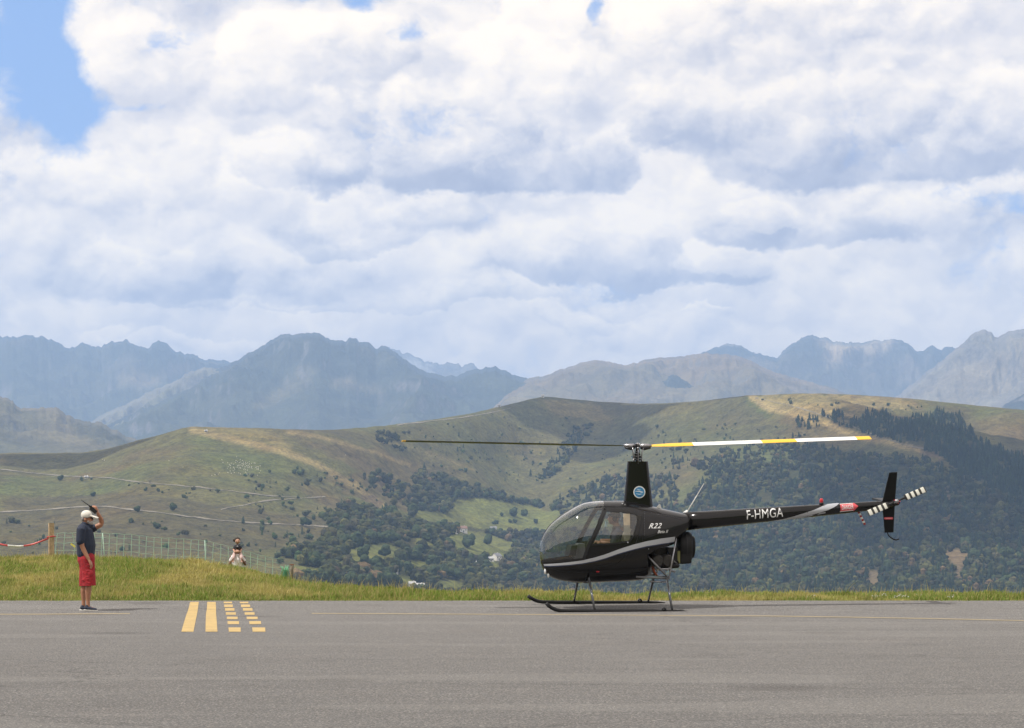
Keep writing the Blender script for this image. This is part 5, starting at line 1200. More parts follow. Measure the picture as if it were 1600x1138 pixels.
for sx in (-.075, .07): MB().tube([(MX+sx, -.05, mz1-.03), (MX+sx, -.05, mz1+.035), (MX+sx*.4, -.04, mz1+.045)], .008, 6).build('scissor_link', M_STEEL, heli)
rot = empty('rotor_head', (0, 0, 0)); rot.parent = heli
hb = MB(); hb.box((MX, 0, hz_), (.10, .085, .05)); hb.build('hub_block', M_DMET, rot)
for x, z, r in ((-.005, .028, .024), (-.045, -.004, .022), (.045, -.002, .022), (0, -.035, .02), (.028, .02, .014), (-.028, .022, .014)):
    MB().lathe([(0, -.07), (r, -.07), (r*1.05, -.05), (r, -.03), (r*.7, .07), (0, .07)], (MX+x, 0, hz_+z), 'Y', 14).build('hub_bolt', M_STEEL if x >= -.01 else M_DMET, rot)
# blades: root, tip and pitch
def blade(sgn, tip_px, tip_py, root_px, pitch, segs, name):
    root = Vector((MX+sgn*.23, 0, L(root_px, 696.6).z)); tip = L(tip_px, tip_py, 0); d = (tip-root); Lb = d.length; ax = d.normalized()
    up = (Vector((0, 0, 1))-ax*ax.z).normalized(); ch = up.cross(ax) if sgn > 0 else ax.cross(up)  # toward the far side for +, both then pitched
    ch = Vector((0, 1, 0))
    ch = (ch-ax*ch.dot(ax)).normalized(); nn = up
    cdir = ch*math.cos(pitch)+nn*math.sin(pitch); ndir = nn*math.cos(pitch)-ch*math.sin(pitch)
    par = empty(name, (0, 0, 0)); par.parent = rot
    gp = MB(); g0 = Vector((MX+sgn*.055, 0, hz_)); gp.tube([g0, g0.lerp(root, .35), root], [.035, .036, .026], 12).build('blade_grip', M_STEEL, rot)
    MB().tube([g0+Vector((0, 0, -.03)), g0+Vector((sgn*.06, -.02, -.045)), g0+Vector((sgn*.16, -.03, -.03))], [.022, .026, .014], 10).build('pitch_horn', M_DMET, rot)
    for s0, s1, m in segs:
        rws = []
        for s in np.linspace(s0, s1, 5):
            w = .095 if s > .08 else .05+.045*s/.08; c0_ = root.lerp(tip, s); ring = []
            for k in range(16):
                a = 2*math.pi*k/16; x = math.cos(a); y = math.sin(a)*.115*(1+.35*x)
                ring.append(c0_+cdir*(x*w)+ndir*(y*w))
            rws.append(ring)
        g = MB().grid(rws, closed=True)
        if s0 == 0: g.add(rws[0], [tuple(range(16))])
        if s1 == 1: g.add(rws[-1], [tuple(range(16))])
        g.build('blade_section', m, par)
M_BBLK = mat('blade_black', (.015, .015, .014), .35)
f_ = lambda px: (px-1017)/(1359.5-1017)
blade(1, 1359.5, 684.2, 1017, math.radians(15.5), ((0, f_(1081), M_YELB), (f_(1081), f_(1188), M_WHITE), (f_(1188), f_(1242), M_YELB), (f_(1242), f_(1337), M_WHITE), (f_(1337), 1, M_YELB)), 'striped_rotor_blade')
blade(-1, 628.3, 689.2, 975, math.radians(-6), ((0, .985, M_BBLK), (.985, 1, M_YELB)), 'black_rotor_blade')
rv = MB()
for px in np.arange(1018, 1066, 2.6):
    q = LN([(px, 801.5+(px-1018)*.20)])[0]; rv.ell((q[0], -half(*q)-.003, q[1]), (.0045,)*3, None, 6, 4)
for py in np.arange(800, 838, 2.6):
    q = LN([(1007, py)])[0]; rv.ell((q[0], -half(*q)-.003, q[1]), (.0045,)*3, None, 6, 4)
o = rv.build('rivets', M_TUBE, heli); o['kind'] = 'stuff'
hull_line([(1006, 800), (1005, 830), (1003, 858)], .007, 'cowl_seam', M_DMET, heli, -1, .003); hull_line([(1005, 842), (1030, 834), (1058, 829)], .007, 'cowl_seam', M_DMET, heli, -1, .003)
hull_line([(850, 889), (880, 893), (930, 896), (1000, 896)], .006, 'belly_seam', M_DMET, heli, -1, .003)
# tail cone
ca, cb = L(1069, 815), L(1393, 788.2); cb.y = 0; ra, rb_ = .152, .068
cone_ax = (cb-ca)
def cone_pt(px, frac_up, off=.0, side=-1):
    """surface point at photo column px, frac_up -1 bottom .. 1 top on the near side"""
    t = (L(px, 800, -.1).x-ca.x)/(cb.x-ca.x); c_ = ca.lerp(cb, t); r = (ra+(rb_-ra)*t)+off; a = frac_up*math.pi/2
    return Vector((c_.x, side*r*math.cos(a), c_.z+r*math.sin(a)))
MB().tube([ca.lerp(cb, t) for t in np.linspace(0, 1, 12)], [ra+(rb_-ra)*t for t in np.linspace(0, 1, 12)], 40).build('tail_cone', M_BLK, heli)
for t in (.015, .2, .39, .58, .77, .93):
    c_ = ca.lerp(cb, t); r = ra+(rb_-ra)*t+.0018; MB().tube([c_, c_+cone_ax.normalized()*.014], r, 40, cap=False).build('cone_joint', M_BLK, heli)
def cone_patch(name, cols, m, off=.004, par=None, n=3):
    rows = [[cone_pt(px, lo+(hi-lo)*k/8, off) for k in range(9)] for px, lo, hi in cols]
    return MB().grid(rows).build(name, m, par or heli, fix=False)
cone_patch('tail_swoosh', [(1205, -.93, -.90), (1222, -.80, -.62), (1240, -.62, -.38), (1256, -.50, -.14), (1272, -.36, .12), (1284, -.20, .42), (1294, -.02, .74), (1303, .22, .98), (1308, .42, 1.0), (1312.5, .72, 1.0)], M_SILV)
cone_patch('tail_pinstripe', [(1190, -.98, -.96), (1225, -.88, -.80), (1260, -.66, -.52), (1290, -.36, -.20)], M_SILV, .003)
cone_patch('danger_label', [(1313.6, -.30, .58), (1325, -.30, .58), (1334.5, -.30, .58)], M_REDP, .003)
cone_patch('label_arrow', [(1334.5, -.48, .76), (1337, -.25, .52), (1341.3, .12, .16)], M_REDP, .003)
for hi, lo in ((.66, .58), (-.30, -.38)): cone_patch('label_border', [(1313, lo, hi), (1334, lo, hi)], M_WHITE, .0035)
def text_mesh(s, size, shear=0, bold=.0, spacing=1.0):
    cu_ = bpy.data.curves.new('lettering', 'FONT'); cu_.body = s; cu_.size = size; cu_.shear = shear; cu_.offset = bold; cu_.space_character = spacing; cu_.align_x = 'CENTER'; cu_.align_y = 'CENTER'
    o = bpy.data.objects.new('lettering', cu_); COL.objects.link(o); dg = bpy.context.evaluated_depsgraph_get(); me = bpy.data.meshes.new_from_object(o.evaluated_get(dg)); bpy.data.objects.remove(o)
    bm = bmesh.new(); bm.from_mesh(me); bmesh.ops.triangulate(bm, faces=bm.faces)
    for _ in range(2): bmesh.ops.subdivide_edges(bm, edges=[e for e in bm.edges if e.calc_length() > size*.12], cuts=1)
    bm.to_mesh(me); bm.free(); return me
def fit(me, x0, x1, z0, z1):
    v = np.zeros(len(me.vertices)*3); me.vertices.foreach_get('co', v); v = v.reshape(-1, 3); mn, mx_ = v.min(0), v.max(0)
    v[:, 0] = x0+(v[:, 0]-mn[0])/(mx_[0]-mn[0])*(x1-x0); v[:, 1] = z0+(v[:, 1]-mn[1])/(mx_[1]-mn[1])*(z1-z0); return v
M_LET = mat('white_lettering', (.78, .79, .80), .4)
# registration on the cone: (column, height) in photo px follow the cone's slope
me = text_mesh('F-HMGA', .2, 0, .0002, 1.04); v = fit(me, 1166.5, 1223.5, 0, 1)
for i, p in enumerate(me.vertices):
    px, h = v[i, 0], v[i, 1]; cy = 802.6-(px-1195)*.078; target = cy+7.2-14.4*h
    lo, hi = -1.0, 1.0
    for _ in range(24):
        md = (lo+hi)/2; q = HL+HR @ cone_pt(px, md, .004); yy = HZ-F*(q.z-HC)/q.y
        if yy > target: lo = md
        else: hi = md
    p.co = cone_pt(px, md, .004)
link_mesh('registration_letters', me, M_LET, heli)
me = text_mesh('DANGER', .1, 0, .001); v = fit(me, 1316, 1334, -.14, .42)
for i, p in enumerate(me.vertices): p.co = cone_pt(v[i, 0], v[i, 1], .005)
link_mesh('danger_letters', me, M_LET, heli)
def hull_text(s, x0, x1, ytop, ybot, slope, shear, bold, sp=1.0):
    me = text_mesh(s, .2, shear, bold, sp); v = fit(me, x0, x1, 0, 1)
    for i, p in enumerate(me.vertices):
        py = ybot+(ytop-ybot)*v[i, 1]+slope*(v[i, 0]-x0); q = LN([(v[i, 0], py)])[0]; p.co = (q[0], -half(*q)-.005, q[1])
    link_mesh('model_letters', me, M_LET, heli)
hull_text('R22', 1013.5, 1034, 818.0, 826.0, -.03, .45, .0015, 1.08); hull_text('Beta II', 1027.5, 1044, 828.6, 833.4, -.03, .4, .0008)
# beacon, antennas
q = cone_pt(1286, 1, 0); MB().lathe([(0, -.01), (.036, -.01), (.038, .02), (.03, .03), (0, .03)], tuple(q), 'Z', 16).build('beacon_base', M_DMET, heli)
MB().lathe([(.03, .028), (.032, .05), (.031, .075), (.022, .095), (0, .10)], tuple(q), 'Z', 16).build('beacon', M_REDL, heli)
a_, b_ = L(1073, 801.5), L(1100, 755.5); MB().tube([a_, b_], [.012, .005], 8).build('whip_antenna', M_WHITE, heli)
MB().tube([L(1071, 803), L(1074, 797.5)], [.05, .012], 10).build('antenna_base', M_WHITE, heli)
q0 = [L(1024.5, 794.5), L(1030, 788), (L(1031.5, 788)), L(1034, 796.5)]; MB().prism([(p.x, -.012, p.z) for p in q0], (0, .024, 0)).build('blade_antenna', M_WHITE, heli)
# tail surfaces
def fin(name, pts, thick=.028, m=M_BLK, mid=None):
    P = [L(x, y) for x, y in pts]; mb = MB(); mb.prism([(p.x, -thick/2, p.z) for p in P], (0, thick, 0)); o = mb.build(name, m, heli); b = o.modifiers.new('b', 'BEVEL'); b.width = .010; b.segments = 3; return o
M_FIN = mat('fin_black', (.006, .006, .007), .4, spec=.2)
fin('upper_fin', [(1389.4, 738.3), (1402.0, 737.7), (1398.4, 782), (1378.8, 783)], m=M_FIN); fin('lower_fin', [(1378.8, 792.5), (1398.0, 789.5), (1395.9, 832.2), (1382.3, 832.6)], m=M_FIN)
fin('label_plate', [(1380.3, 810.3), (1382, 808.2), (1394, 808.0), (1395.7, 810), (1394, 812), (1382, 812.2)], .036, M_REDP); fin('label_text_bar', [(1383, 809.6), (1393, 809.5), (1393, 810.5), (1383, 810.6)], .040, mat('pale_red', (.75, .5, .48), .5))
MB().tube([L(1386.5, 832), L(1388, 836.5), L(1391.5, 840), L(1396, 842.8), (L(1400.5, 843.9)), L(1404.8, 842.4)], .011, 8).build('tail_skid', M_FIN, heli)
rows_ = [(L(1339.8, 796.5, .05)), L(1351.5, 820, .05)]
for k in range(8): MB().tube([rows_[0].lerp(rows_[1], k/8), rows_[0].lerp(rows_[1], (k+1)/8)], .021, 8).build('guard_stripe', (M_WHITE, mat('guard_red', (.28, .03, .03), .5))[k % 2], heli)
MB().prism([(p.x, .06, p.z) for p in (L(1378, 782, .06), L(1396, 782, .06), L(1396, 784.5, .06), L(1378, 785, .06))], (0, .55, .03)).build('stabilizer', M_FIN, heli)
# tail rotor gearbox and blades on the near side
gb = MB(); g0 = L(1399, 786, -.05); gb.tube([L(1391, 787), L(1402, 786)], [.055, .045], 14, round_end=True).tube([Vector((g0.x, .06, g0.z)), Vector((g0.x, -.20, g0.z))], .03, 12); gb.build('gearbox', M_DMET, heli)
tr = empty('tail_rotor', (0, 0, 0)); tr.parent = heli
tc_ = L(1401, 783.5, -.22); MB().lathe([(0, -.03), (.03, -.03), (.036, 0), (.02, .04), (0, .045)], tuple(tc_), 'Y', 14).build('tail_hub', M_STEEL, tr)
for k in range(5): a = k*1.3; MB().tube([tc_+Vector((math.cos(a)*.02, .02, math.sin(a)*.02)), tc_+Vector((math.cos(a)*.055, -.02, math.sin(a)*.04))], .008, 6).build('hub_link', M_STEEL if k % 2 else M_REDP, tr)
dirb = (L(1446, 764.5, -.22)-tc_).normalized(); nrmb = Vector((-dirb.z, 0, dirb.x))
M_TRW = mat('tail_blade_white', (.62, .62, .56), .5)
for sgn in (1, -1):
    d = dirb*sgn; tilt = Vector((0, .35, 0)); cdir = (nrmb+tilt).normalized(); nd = cdir.cross(d).normalized(); bl = empty('tail_rotor_blade', (0, 0, 0)); bl.parent = tr
    MB().tube([tc_, tc_+d*.17], .016, 8).build('blade_root', M_DMET, bl)
    cuts = [.15, .185, .235, .275, .325, .365, .415, .455, .515, .53]
    for k, (r0, r1) in enumerate(zip(cuts[:-1], cuts[1:])):
        g = []
        for r in (r0, (r0+r1)/2, r1):
            w = .052; g.append([tc_+d*r+cdir*(math.cos(a)*w)+nd*(math.sin(a)*w*.13) for a in np.linspace(0, 2*math.pi, 15)[:-1]])
        mb = MB().grid(g, closed=True); mb.add(g[0], [tuple(range(14))]); mb.add(g[-1], [tuple(range(14))]); mb.build('blade_band', M_TRW if k % 2 else M_BBLK, bl)

# ------------------------------------------------------------------ people
SKIN = mat('tanned_skin', (.36, .17, .10), .55, noise=(25, .12)); SKIND = mat('dark_skin', (.16, .075, .045), .55); SKINL = mat('light_skin', (.50, .28, .20), .55)
NAVY = mat('navy_cotton', (.018, .026, .050), .9, noise=(30, .2), bump=(28, .9, .012)); REDS = mat('red_cotton', (.33, .016, .024), .9, noise=(30, .2), bump=(24, .9, .014)); CAPW = mat('white_cap', (.66, .64, .58), .85, noise=(30, .1)); GREYB = mat('grey_beard', (.36, .33, .31), .95, noise=(120, .4)); HAIRG = mat('grey_hair', (.25, .23, .22), .95, noise=(120, .3))
SHOE = mat('navy_canvas', (.022, .03, .055), .8, noise=(40, .3)); SOLE = mat('white_sole', (.62, .60, .56), .7); BLKC = mat('black_cloth', (.014, .014, .018), .9, noise=(20, .3), bump=(20, .8, .01)); HAIRB = mat('dark_hair', (.02, .014, .010), .8, noise=(60, .4)); WHT = mat('white_cotton', (.78, .76, .78), .9, noise=(20, .06), bump=(14, 1.0, .02)); PINKC = mat('pink_cotton', (.52, .38, .36), .9, noise=(20, .1))
class Fig:
    """limbs given in photo columns and rows at a standing depth, dy metres behind it"""
    def __init__(s, Y, root): s.Y = Y; s.o = root; s.k = Y/F
    def P(s, px, py, dy=0.0): return p2w(px, py, s.Y+dy)-s.o
    def limb(s, mb, pts, flat=None, seg=14): mb.tube([s.P(*p[:3]) for p in pts], [p[3]*s.k for p in pts], seg, round_end=True, flat=flat)
    def blob(s, mb, px, py, dy, rx, ry, rz, tilt=0):  # radii px, depth radius px
        mb.ell(s.P(px, py, dy), (rx*s.k, ry*s.k, rz*s.k), Matrix.Rotation(math.radians(tilt), 3, 'Y'))
    def hand(s, mb, w, d, palm, spread, up, curl, thumb):
        """w wrist point, d direction of the fingers, spread across the knuckles, up = back of the hand"""
        L_ = .19; d = d.normalized(); spread = spread.normalized(); up = up.normalized()
        mb.ell(w+d*.045, (.001+.02, .02, .02)); mb.tube([w, w+d*.05, w+d*.095], [.024, .034, .034], 10, flat=(.55, 1.15), round_end=True)
        for i, (off, ln) in enumerate(((-.030, .070), (-.010, .080), (.010, .075), (.029, .060))):
            b = w+d*.088+spread*off; p1 = b+d*ln*.45-up*curl*.2*ln; p2 = p1+d*ln*.35*(1-curl*.5)-up*ln*.45*curl; p3 = p2+d*ln*.25*(1-curl)-up*ln*.35*curl
            mb.tube([b-d*.02, b, p1, p2, p3], [.009, .0095, .009, .0085, .007], 8, round_end=True)
        b = w+d*.03+spread*thumb*.028; mb.tube([b, b+d*.03+spread*thumb*.024-up*.008, b+d*.058+spread*thumb*.026-up*.02*curl], [.012, .0105, .008], 8, round_end=True)

# ground marshal in red shorts
g_ = ground_point(137, 954.3); man = empty('person', g_); tag(man, 'man in white cap, navy shirt and red shorts holding a radio up to his cap', 'person')
A = Fig(g_.y, g_); b = MB()
A.limb(b, [(133.5, 865, 0, 11.5), (134.5, 845, 0, 12.5), (133.0, 829, 0, 10.5), (132.0, 822.5, 0, 6.5)], flat=(1.0, 1.35))
A.limb(b, [(132, 823, 0, 4.6), (134.5, 814, 0, 4.6)])
A.blob(b, 136.5, 809.0, 0, 7.6, 6.4, 9.2, 8); A.blob(b, 140.0, 814.5, 0, 5.2, 4.8, 5.6); A.blob(b, 144.6, 812.2, 0, 1.7, 1.1, 1.9); A.blob(b, 142.8, 809.5, -.03, 1.4, 1.0, 1.0); A.blob(b, 132.8, 812.4, -.068, 1.3, .9, 2.1)
# legs
for dy, xo, kn, an in ((-.09, 0, (138.5, 912), (137.5, 945)), (.09, -6, (131.5, 912), (130.5, 945))):
    A.limb(b, [(136+xo*.3, 868, dy, 8.2), (137+xo*.5, 888, dy, 7.4), (kn[0], kn[1], dy, 5.1), (kn[0]-.8, 924, dy, 5.0), (an[0], an[1]-6, dy, 3.0), (an[0], an[1]+2, dy, 3.0)])
    A.limb(b, [(an[0]-1, 950, dy, 2.9), (an[0]+6, 951.3, dy, 3.0), (an[0]+11, 952.3, dy, 2.2)])
# near arm down, far arm up
A.limb(b, [(127.0, 828, -.20, 5.2), (125.8, 840, -.22, 4.8), (128.4, 854, -.22, 3.7), (131, 860, -.22, 3.8), (138.5, 874, -.23, 2.6)])
A.hand(b, A.P(138.5, 874, -.23), Vector((.42, 0, -.9)), -1, Vector((.35, 1, .15)), Vector((.8, -.4, .35)), .45, 1)
A.limb(b, [(136, 827, .18, 5.2), (146, 826, .20, 4.7), (157.5, 820, .20, 4.0), (159.0, 817.5, .20, 3.8), (157.5, 811, .17, 3.6), (153.0, 802.5, .10, 2.7)])
A.hand(b, A.P(152.8, 802.5, .10), Vector((-.25, -.25, .95)), 1, Vector((-.35, -.9, -.2)), Vector((.9, -.2, .3)), .75, -1)
link_mesh('body', remesh(b, 'body', .0075, 2, .5), SKIN, man)
c = MB(); A.limb(c, [(134.0, 867, 0, 13.6), (134.6, 852, 0, 14.8), (133.4, 838, 0, 13.6), (132.4, 828.5, 0, 12.0), (131.8, 823.0, 0, 8.6), (132.2, 820.5, 0, 6.0)], flat=(1.0, 1.36))
A.limb(c, [(129.0, 826.0, -.14, 7.8), (126.9, 828.3, -.198, 7.4), (125.6, 846, -.22, 6.8)]); A.limb(c, [(133, 827.0, .14, 7.6), (140, 827.5, .20, 6.8), (146.5, 825.5, .20, 6.2)])
sh = link_mesh('shirt', remesh(c, 'shirt', .009, 2, .5), NAVY, man)
c = MB(); c.tube([A.P(129, 821.5, 0), A.P(133, 824, -.05), A.P(139, 824.5, -.02), A.P(138.5, 820.5, .03)], [.045, .05, .04, .03], 10, round_end=True, flat=(.8, 1.1)); c.tube([A.P(139, 818.5, 0), A.P(141.5, 822, 0), A.P(141, 826, 0)], [.04, .05, .03], 10, round_end=True); link_mesh('neck_scarf', remesh(c, 'neck_scarf', .010, 2), NAVY, man)
c = MB(); A.limb(c, [(134.5, 867, 0, 13.4), (134.8, 876, 0, 13.6)], flat=(1.0, 1.25))
for dy, xo in ((-.10, 0), (.10, -5.5)): A.limb(c, [(136+xo*.3, 873, dy, 12.0), (138+xo*.6, 890, dy, 10.6), (139.2+xo, 906, dy, 10.4), (139.8+xo, 922.0, dy, 10.6)], flat=(1.0, .82))
A.blob(c, 141.0, 897, -.165, 5.6, 3.0, 6.6)
rs = np.random.default_rng(5)
for i in range(26):
    yy = rs.uniform(880, 912); xx = rs.uniform(132, 142); A.limb(c, [(xx-5, yy-rs.uniform(-3, 4), -.175+abs(xx-138)*.004, .9), (xx, yy, -.190+abs(xx-138)*.005, 1.2), (xx+4, yy+rs.uniform(-3, 4), -.175+abs(xx-138)*.005, 1.0)])
shm = remesh(c, 'shorts', .008, 2, .5); bm = bmesh.new(); bm.from_mesh(shm); bmesh.ops.bisect_plane(bm, geom=bm.verts[:]+bm.edges[:]+bm.faces[:], plane_co=A.P(138, 915.5, 0), plane_no=Vector((.05, 0, -1)), clear_outer=True); bm.to_mesh(shm); bm.free()
sho = link_mesh('shorts', shm, REDS, man); q = sho.modifiers.new('s', 'SOLIDIFY'); q.thickness = .006
MB().tube([A.P(134.2+11.5*math.cos(a), 865.5, .17*math.sin(a)) for a in np.linspace(0, 6.283, 25)], .016, 6).build('belt', BLKC, man)
for dy, x in ((-.09, 137.0), (.09, 130.5)):
    c = MB(); A.limb(c, [(x-1.5, 950.0, dy, 4.0), (x+5, 951.2, dy, 3.9), (x+12, 952.4, dy, 2.7)], flat=(.8, 1.0)); c.tube([A.P(x-2.2, 948.0, dy), A.P(x+1.2, 946.6, dy)], [.034, .034], 10)
    s_ = link_mesh('shoe', remesh(c, 'shoe', .007, 1), SHOE, man)
    MB().tube([A.P(x-3.5, 953.6, dy), A.P(x+4, 953.9, dy), A.P(x+13.5, 954.2, dy)], [.037, .042, .030], 12, flat=(.30, 1.0), round_end=True).build('sole', SOLE, s_)
# cap
c = MB(); A.blob(c, 135.2, 805.2, 0, 9.0, 7.6, 8.0, 6); cm = remesh(c, 'cap', .008, 1)
bm = bmesh.new(); bm.from_mesh(cm); pc = A.P(135.2, 809.0, 0); bmesh.ops.bisect_plane(bm, geom=bm.verts[:]+bm.edges[:]+bm.faces[:], plane_co=pc, plane_no=Vector((.06, 0, 1)), clear_inner=True); bm.to_mesh(cm); bm.free()
cap = link_mesh('cap', cm, CAPW, man); so_ = cap.modifiers.new('s', 'SOLIDIFY'); so_.thickness = .006
rows = []
for t in np.linspace(0, 1, 8):
    rows.append([A.P(141.0+t*13.3*(1-.25*(s*s)), 805.6+t*3.8+abs(s)*1.3-.6*math.sin(t*3.1), s*.066*(1-.22*t*t)) for s in np.linspace(-1, 1, 9)])
br = MB().grid(rows).build('brim', CAPW, cap, fix=False); so_ = br.modifiers.new('s', 'SOLIDIFY'); so_.thickness = .007
c = MB(); A.blob(c, 141.6, 817.0, 0, 4.4, 4.8, 4.6); A.blob(c, 138.6, 815.0, 0, 3.6, 5.9, 3.6); link_mesh('beard', remesh(c, 'beard', .006, 1), GREYB, man)
c = MB(); A.blob(c, 130.6, 811, 0, 3.2, 6.2, 4.4); link_mesh('hair', remesh(c, 'hair', .007, 1), HAIRG, man)
MB().tube([A.P(144.2, 809.2, -.055), A.P(141.5, 808.8, -.070), A.P(133, 809.8, -.075)], .0045, 6).tube([A.P(144.4, 810.5, -.05), A.P(144.9, 810.3, 0), A.P(144.4, 810.5, .05)], .012, 6).build('sunglasses', BLKC, man)
rd = empty('two_way_radio', A.P(146, 797.5, .06)+g_); tag(rd, 'black two way radio with long aerial in the raised hand of the man', 'radio'); r0 = rd.location
rw = lambda x, y, dy=.06: p2w(x, y, g_.y+dy)-r0
dv = (rw(141.5, 793.5)-rw(150.5, 801.0)); cc_ = (rw(141.5, 793.5)+rw(150.5, 801.0))/2; ang = math.atan2(dv.z, dv.x)
MB().box(cc_, (dv.length, .035, .062), Matrix.Rotation(-ang, 3, 'Y')).build('case', M_RUB, rd); MB().tube([rw(142, 793.2), rw(139.2, 790.2)], .013, 8).build('aerial_base', M_RUB, rd); MB().tube([rw(139.2, 790.2), rw(126.5, 781.2)], [.008, .005], 8).build('aerial', M_RUB, rd); MB().tube([rw(143.8, 792.2), rw(142.0, 790.6)], .010, 8).build('knob', M_RUB, rd)

# adult carrying a child behind the bank
YA = 65.0; za = bank(370, YA); ga = Vector(((370.5-800)*YA/F, YA, za)); B_ = Fig(YA, ga); ad = empty('person', ga); tag(ad, 'adult in white t-shirt, black cap and sunglasses carrying a child behind the bank', 'person')
fy = HZ-F*(za-HC)/YA      # row of the feet
b = MB(); B_.limb(b, [(371, 902, 0, 7.4), (371, 888, 0, 7.4), (371, 874, 0, 8), (371, 869, 0, 6)], flat=(1.0, .72)); B_.limb(b, [(371, 869, 0, 3.0), (371, 864, 0, 3.0)]); B_.blob(b, 371, 859.0, 0, 4.1, 4.8, 6.0); B_.blob(b, 371, 860.2, -.10, .9, 1.1, 1.3)
B_.blob(b, 366.9, 859.4, 0, .7, .8, 1.4); B_.blob(b, 375.1, 859.4, 0, .7, .8, 1.4)
for s in (-1, 1):
    B_.limb(b, [(371+s*4, 902, 0, 4.6), (371+s*4.4, (902+fy)/2, 0, 3.6), (371+s*4.6, fy-5, 0, 2.4), (371+s*4.6, fy-1.5, 0, 2.2)]); B_.limb(b, [(371+s*4.8, fy-1.8, .03, 2.0), (371+s*5.4, fy-1.5, -.16, 1.9)])
    B_.limb(b, [(371+s*9.3, 871, 0, 2.9), (371+s*11.6, 880.5, 0, 2.4), (371+s*12.0, 882, -.02, 2.3), (371+s*9.6, 877.5, -.20, 1.7)])
    B_.hand(b, B_.P(371+s*9.6, 877.5, -.20), Vector((-s*.6, -.1, .75)), 1, Vector((0, .3, 1)), Vector((0, -1, 0)), .6, s)
link_mesh('body', remesh(b, 'body', .010, 2), SKIND, ad)
c = MB(); B_.limb(c, [(371, 897, 0, 9.6), (371, 885, 0, 9.2), (371, 875, 0, 9.4), (371, 870.5, 0, 6.8)], flat=(1.0, .75))
for s in (-1, 1): B_.limb(c, [(371+s*6.0, 870.5, 0, 4.0), (371+s*8.6, 872.5, 0, 3.7), (371+s*10.2, 876, 0, 3.2)])
link_mesh('shirt', remesh(c, 'shirt', .012, 2), WHT, ad)
c = MB(); B_.limb(c, [(371, 899, 0, 8.0), (371, 904, 0, 8.2)], flat=(1, .75))
for s in (-1, 1): B_.limb(c, [(371+s*4.2, 903, 0, 5.6), (371+s*4.5, (902+fy)/2+2, 0, 5.0)])
link_mesh('shorts', remesh(c, 'shorts', .013, 2), BLKC, ad)
c = MB(); B_.blob(c, 371, 854.6, 0, 5.2, 5.8, 4.2); B_.blob(c, 371, 855.6, -.12, 4.2, 3.4, 1.0); link_mesh('cap', remesh(c, 'cap', .010, 1), BLKC, ad); MB().box(B_.P(371, 853.6, -.108), (.035, .01, .016)).build('cap_badge', WHT, ad)
MB().tube([B_.P(366.9, 858.6, -.05), B_.P(368.6, 858.8, -.088), B_.P(371, 858.5, -.096), B_.P(373.4, 858.8, -.088), B_.P(375.1, 858.6, -.05)], .014, 6, flat=(1, .5)).build('sunglasses', BLKC, ad)
ch = empty('person', B_.P(371, 866, .04)+ga); tag(ch, 'small child in dark top and pink trousers riding on the shoulders of the adult', 'person'); Cc = Fig(YA, Vector(ch.location))
b = MB(); Cc.limb(b, [(371, 864, .10, 4.4), (371, 857, .10, 4.3), (371, 852.5, .09, 3.2)], flat=(1, .75)); Cc.limb(b, [(371, 852, .08, 1.8), (371.1, 849, .07, 1.8)]); Cc.blob(b, 371.2, 845.4, .05, 4.0, 4.2, 4.7); Cc.blob(b, 371.3, 846.4, -.04, .6, .6, .8)
for s in (-1, 1):
    Cc.limb(b, [(371+s*3.6, 864.5, .06, 2.6), (371+s*5.2, 867.0, -.08, 2.3), (371+s*6.2, 872, -.19, 1.9), (371+s*6.6, 876.5, -.20, 1.5)]); Cc.limb(b, [(371+s*6.6, 877.5, -.20, 1.3), (371+s*6.7, 878.2, -.27, 1.2)])
    Cc.limb(b, [(371+s*3.8, 854, .08, 1.7), (371+s*6.0, 859, .02, 1.4), (371+s*4.4, 862.5, -.10, 1.2)]); Cc.hand(b, Cc.P(371+s*4.4, 862.5, -.10), Vector((-s*.7, -.4, .1)), 1, Vector((0, 0, 1)), Vector((s*.5, -1, 0)), .3, 1)
link_mesh('body', remesh(b, 'body', .009, 1), SKINL, ch)
c = MB(); Cc.limb(c, [(371, 863.5, .10, 5.0), (371, 857, .10, 4.9), (371, 853.5, .09, 3.8)], flat=(1, .78))
for s in (-1, 1): Cc.limb(c, [(371+s*3.4, 854, .08, 2.3), (371+s*5.3, 857.5, .04, 2.1)])
link_mesh('top', remesh(c, 'top', .010, 1), BLKC, ch)
for s in (-1, 1):
    c = MB(); Cc.limb(c, [(371+s*3.4, 864.5, .06, 3.1), (371+s*5.2, 867.0, -.08, 2.8), (371+s*6.2, 872, -.19, 2.3), (371+s*6.5, 875.5, -.20, 2.0)]); link_mesh('trouser_leg', remesh(c, 'trouser_leg', .010, 1), PINKC, ch)
c = MB(); Cc.blob(c, 371.0, 843.8, .07, 4.6, 4.6, 4.2); Cc.blob(c, 366.0, 844.5, .08, 2.0, 2.0, 2.4); Cc.blob(c, 371, 846, .11, 4.0, 2.4, 4.0); link_mesh('hair', remesh(c, 'hair', .010, 1), HAIRB, ch)

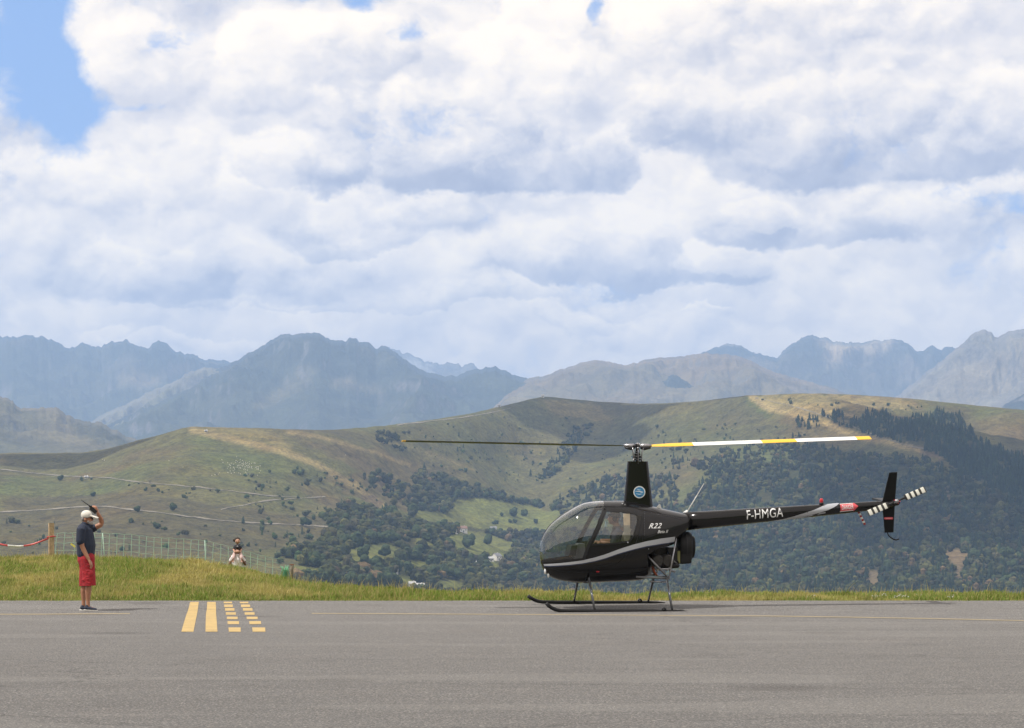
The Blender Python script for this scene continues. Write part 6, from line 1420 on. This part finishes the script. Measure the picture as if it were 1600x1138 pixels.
# pilot in the near seat
pl0 = HL+HR @ L(962, 866, -.27); pil = empty('person', pl0); pil.rotation_euler = HR.to_euler(); tag(pil, 'pilot in dark cap and headset sitting behind the door window of the helicopter', 'person'); pz0 = L(962, 866, -.27)
def Q(x, y, ly=-.27): return L(x, y, ly)-pz0
def ql(mb, pts, flat=None): mb.tube([Q(*p[:3]) for p in pts], [p[3] for p in pts], 12, round_end=True, flat=flat)
b = MB(); ql(b, [(972, 865, -.27, .13), (970, 848, -.27, .135), (966, 832, -.27, .125), (964.5, 826, -.27, .08)]); ql(b, [(964, 826, -.27, .05), (962.5, 818, -.27, .05)]); b.ell(Q(959, 810.0), (.088, .075, .112), Matrix.Rotation(.1, 3, 'Y')); b.ell(Q(955.5, 814), (.05, .05, .06)); b.ell(Q(950.6, 811.2), (.022, .012, .018)); b.ell(Q(957, 811), (.07, .07, .07))
for sy in (-.40, -.14):
    ql(b, [(968, 868, sy, .085), (945, 866, sy, .075), (928, 862, sy, .06), (918, 872, sy, .05), (914, 880, sy, .04)])
ql(b, [(966, 832, -.42, .055), (960, 844, -.44, .048), (955, 850, -.44, .043), (945, 848.5, -.42, .036), (940, 847.5, -.38, .03)]); ql(b, [(966, 832, -.12, .055), (958, 846, -.10, .045), (940, 845, -.12, .032)])
hd = Q(940, 847.3, -.38); Fig.hand(None, b, hd, Vector((-1, .1, .1)), 1, Vector((0, .9, .3)), Vector((-.2, 0, 1)), .5, -1)
link_mesh('body', remesh(b, 'body', .009, 2), mat('pilot_skin', (.46, .22, .14), .5), pil)
c = MB(); ql(c, [(972, 864, -.27, .15), (970, 848, -.27, .155), (966, 834, -.27, .145), (964.5, 827.5, -.27, .09)])
ql(c, [(966, 832, -.42, .07), (961, 843, -.44, .062), (956.5, 849, -.44, .055)]); ql(c, [(966, 832, -.12, .07), (959, 845, -.10, .055)]); link_mesh('shirt', remesh(c, 'shirt', .012, 2), mat('grey_shirt', (.055, .055, .075), .9, noise=(20, .3)), pil)
for sy in (-.40, -.14):
    c = MB(); ql(c, [(968, 868, sy, .10), (945, 866, sy, .088), (928, 862, sy, .075), (918, 872, sy, .062)]); link_mesh('trouser_leg', remesh(c, 'trouser_leg', .012, 1), BLKC, pil)
c = MB(); c.ell(Q(960.5, 805.5), (.10, .085, .07)); c.tube([Q(954, 804.5), Q(948.5, 806)], [.05, .03], 10, flat=(.3, 1.2)); link_mesh('cap', remesh(c, 'cap', .010, 1), mat('cap_blue', (.02, .022, .035), .8), pil)
MB().lathe([(0, -.03), (.038, -.03), (.042, -.01), (.036, .02), (0, .02)], Q(960.5, 811, -.345), 'Y', 16).build('headset', M_RUB, pil)
MB().box(Q(947.3, 819.5, -.30), (.035, .05, .085), Matrix.Rotation(.15, 3, 'Y')).build('face_mask', mat('pale_blue_mask', (.45, .66, .72), .8), pil)
# ------------------------------------------------------------------ haze
hz = MB().box((0, 10400, 670), (22000, 22000, 2000))
m = bpy.data.materials.new('haze_air'); m.use_nodes = True; t = NT(m.node_tree); t.n.clear()
pv = t.node('ShaderNodeVolumePrincipled'); pv.inputs['Color'].default_value = (.43, .64, 1.0, 1); pv.inputs['Density'].default_value = HAZE_DENSITY
mo = t.node('ShaderNodeOutputMaterial'); t.l.new(pv.outputs[0], mo.inputs['Volume'])
tag(hz.build('haze', m), 'pale blue summer haze in the air', None, None, 'stuff')
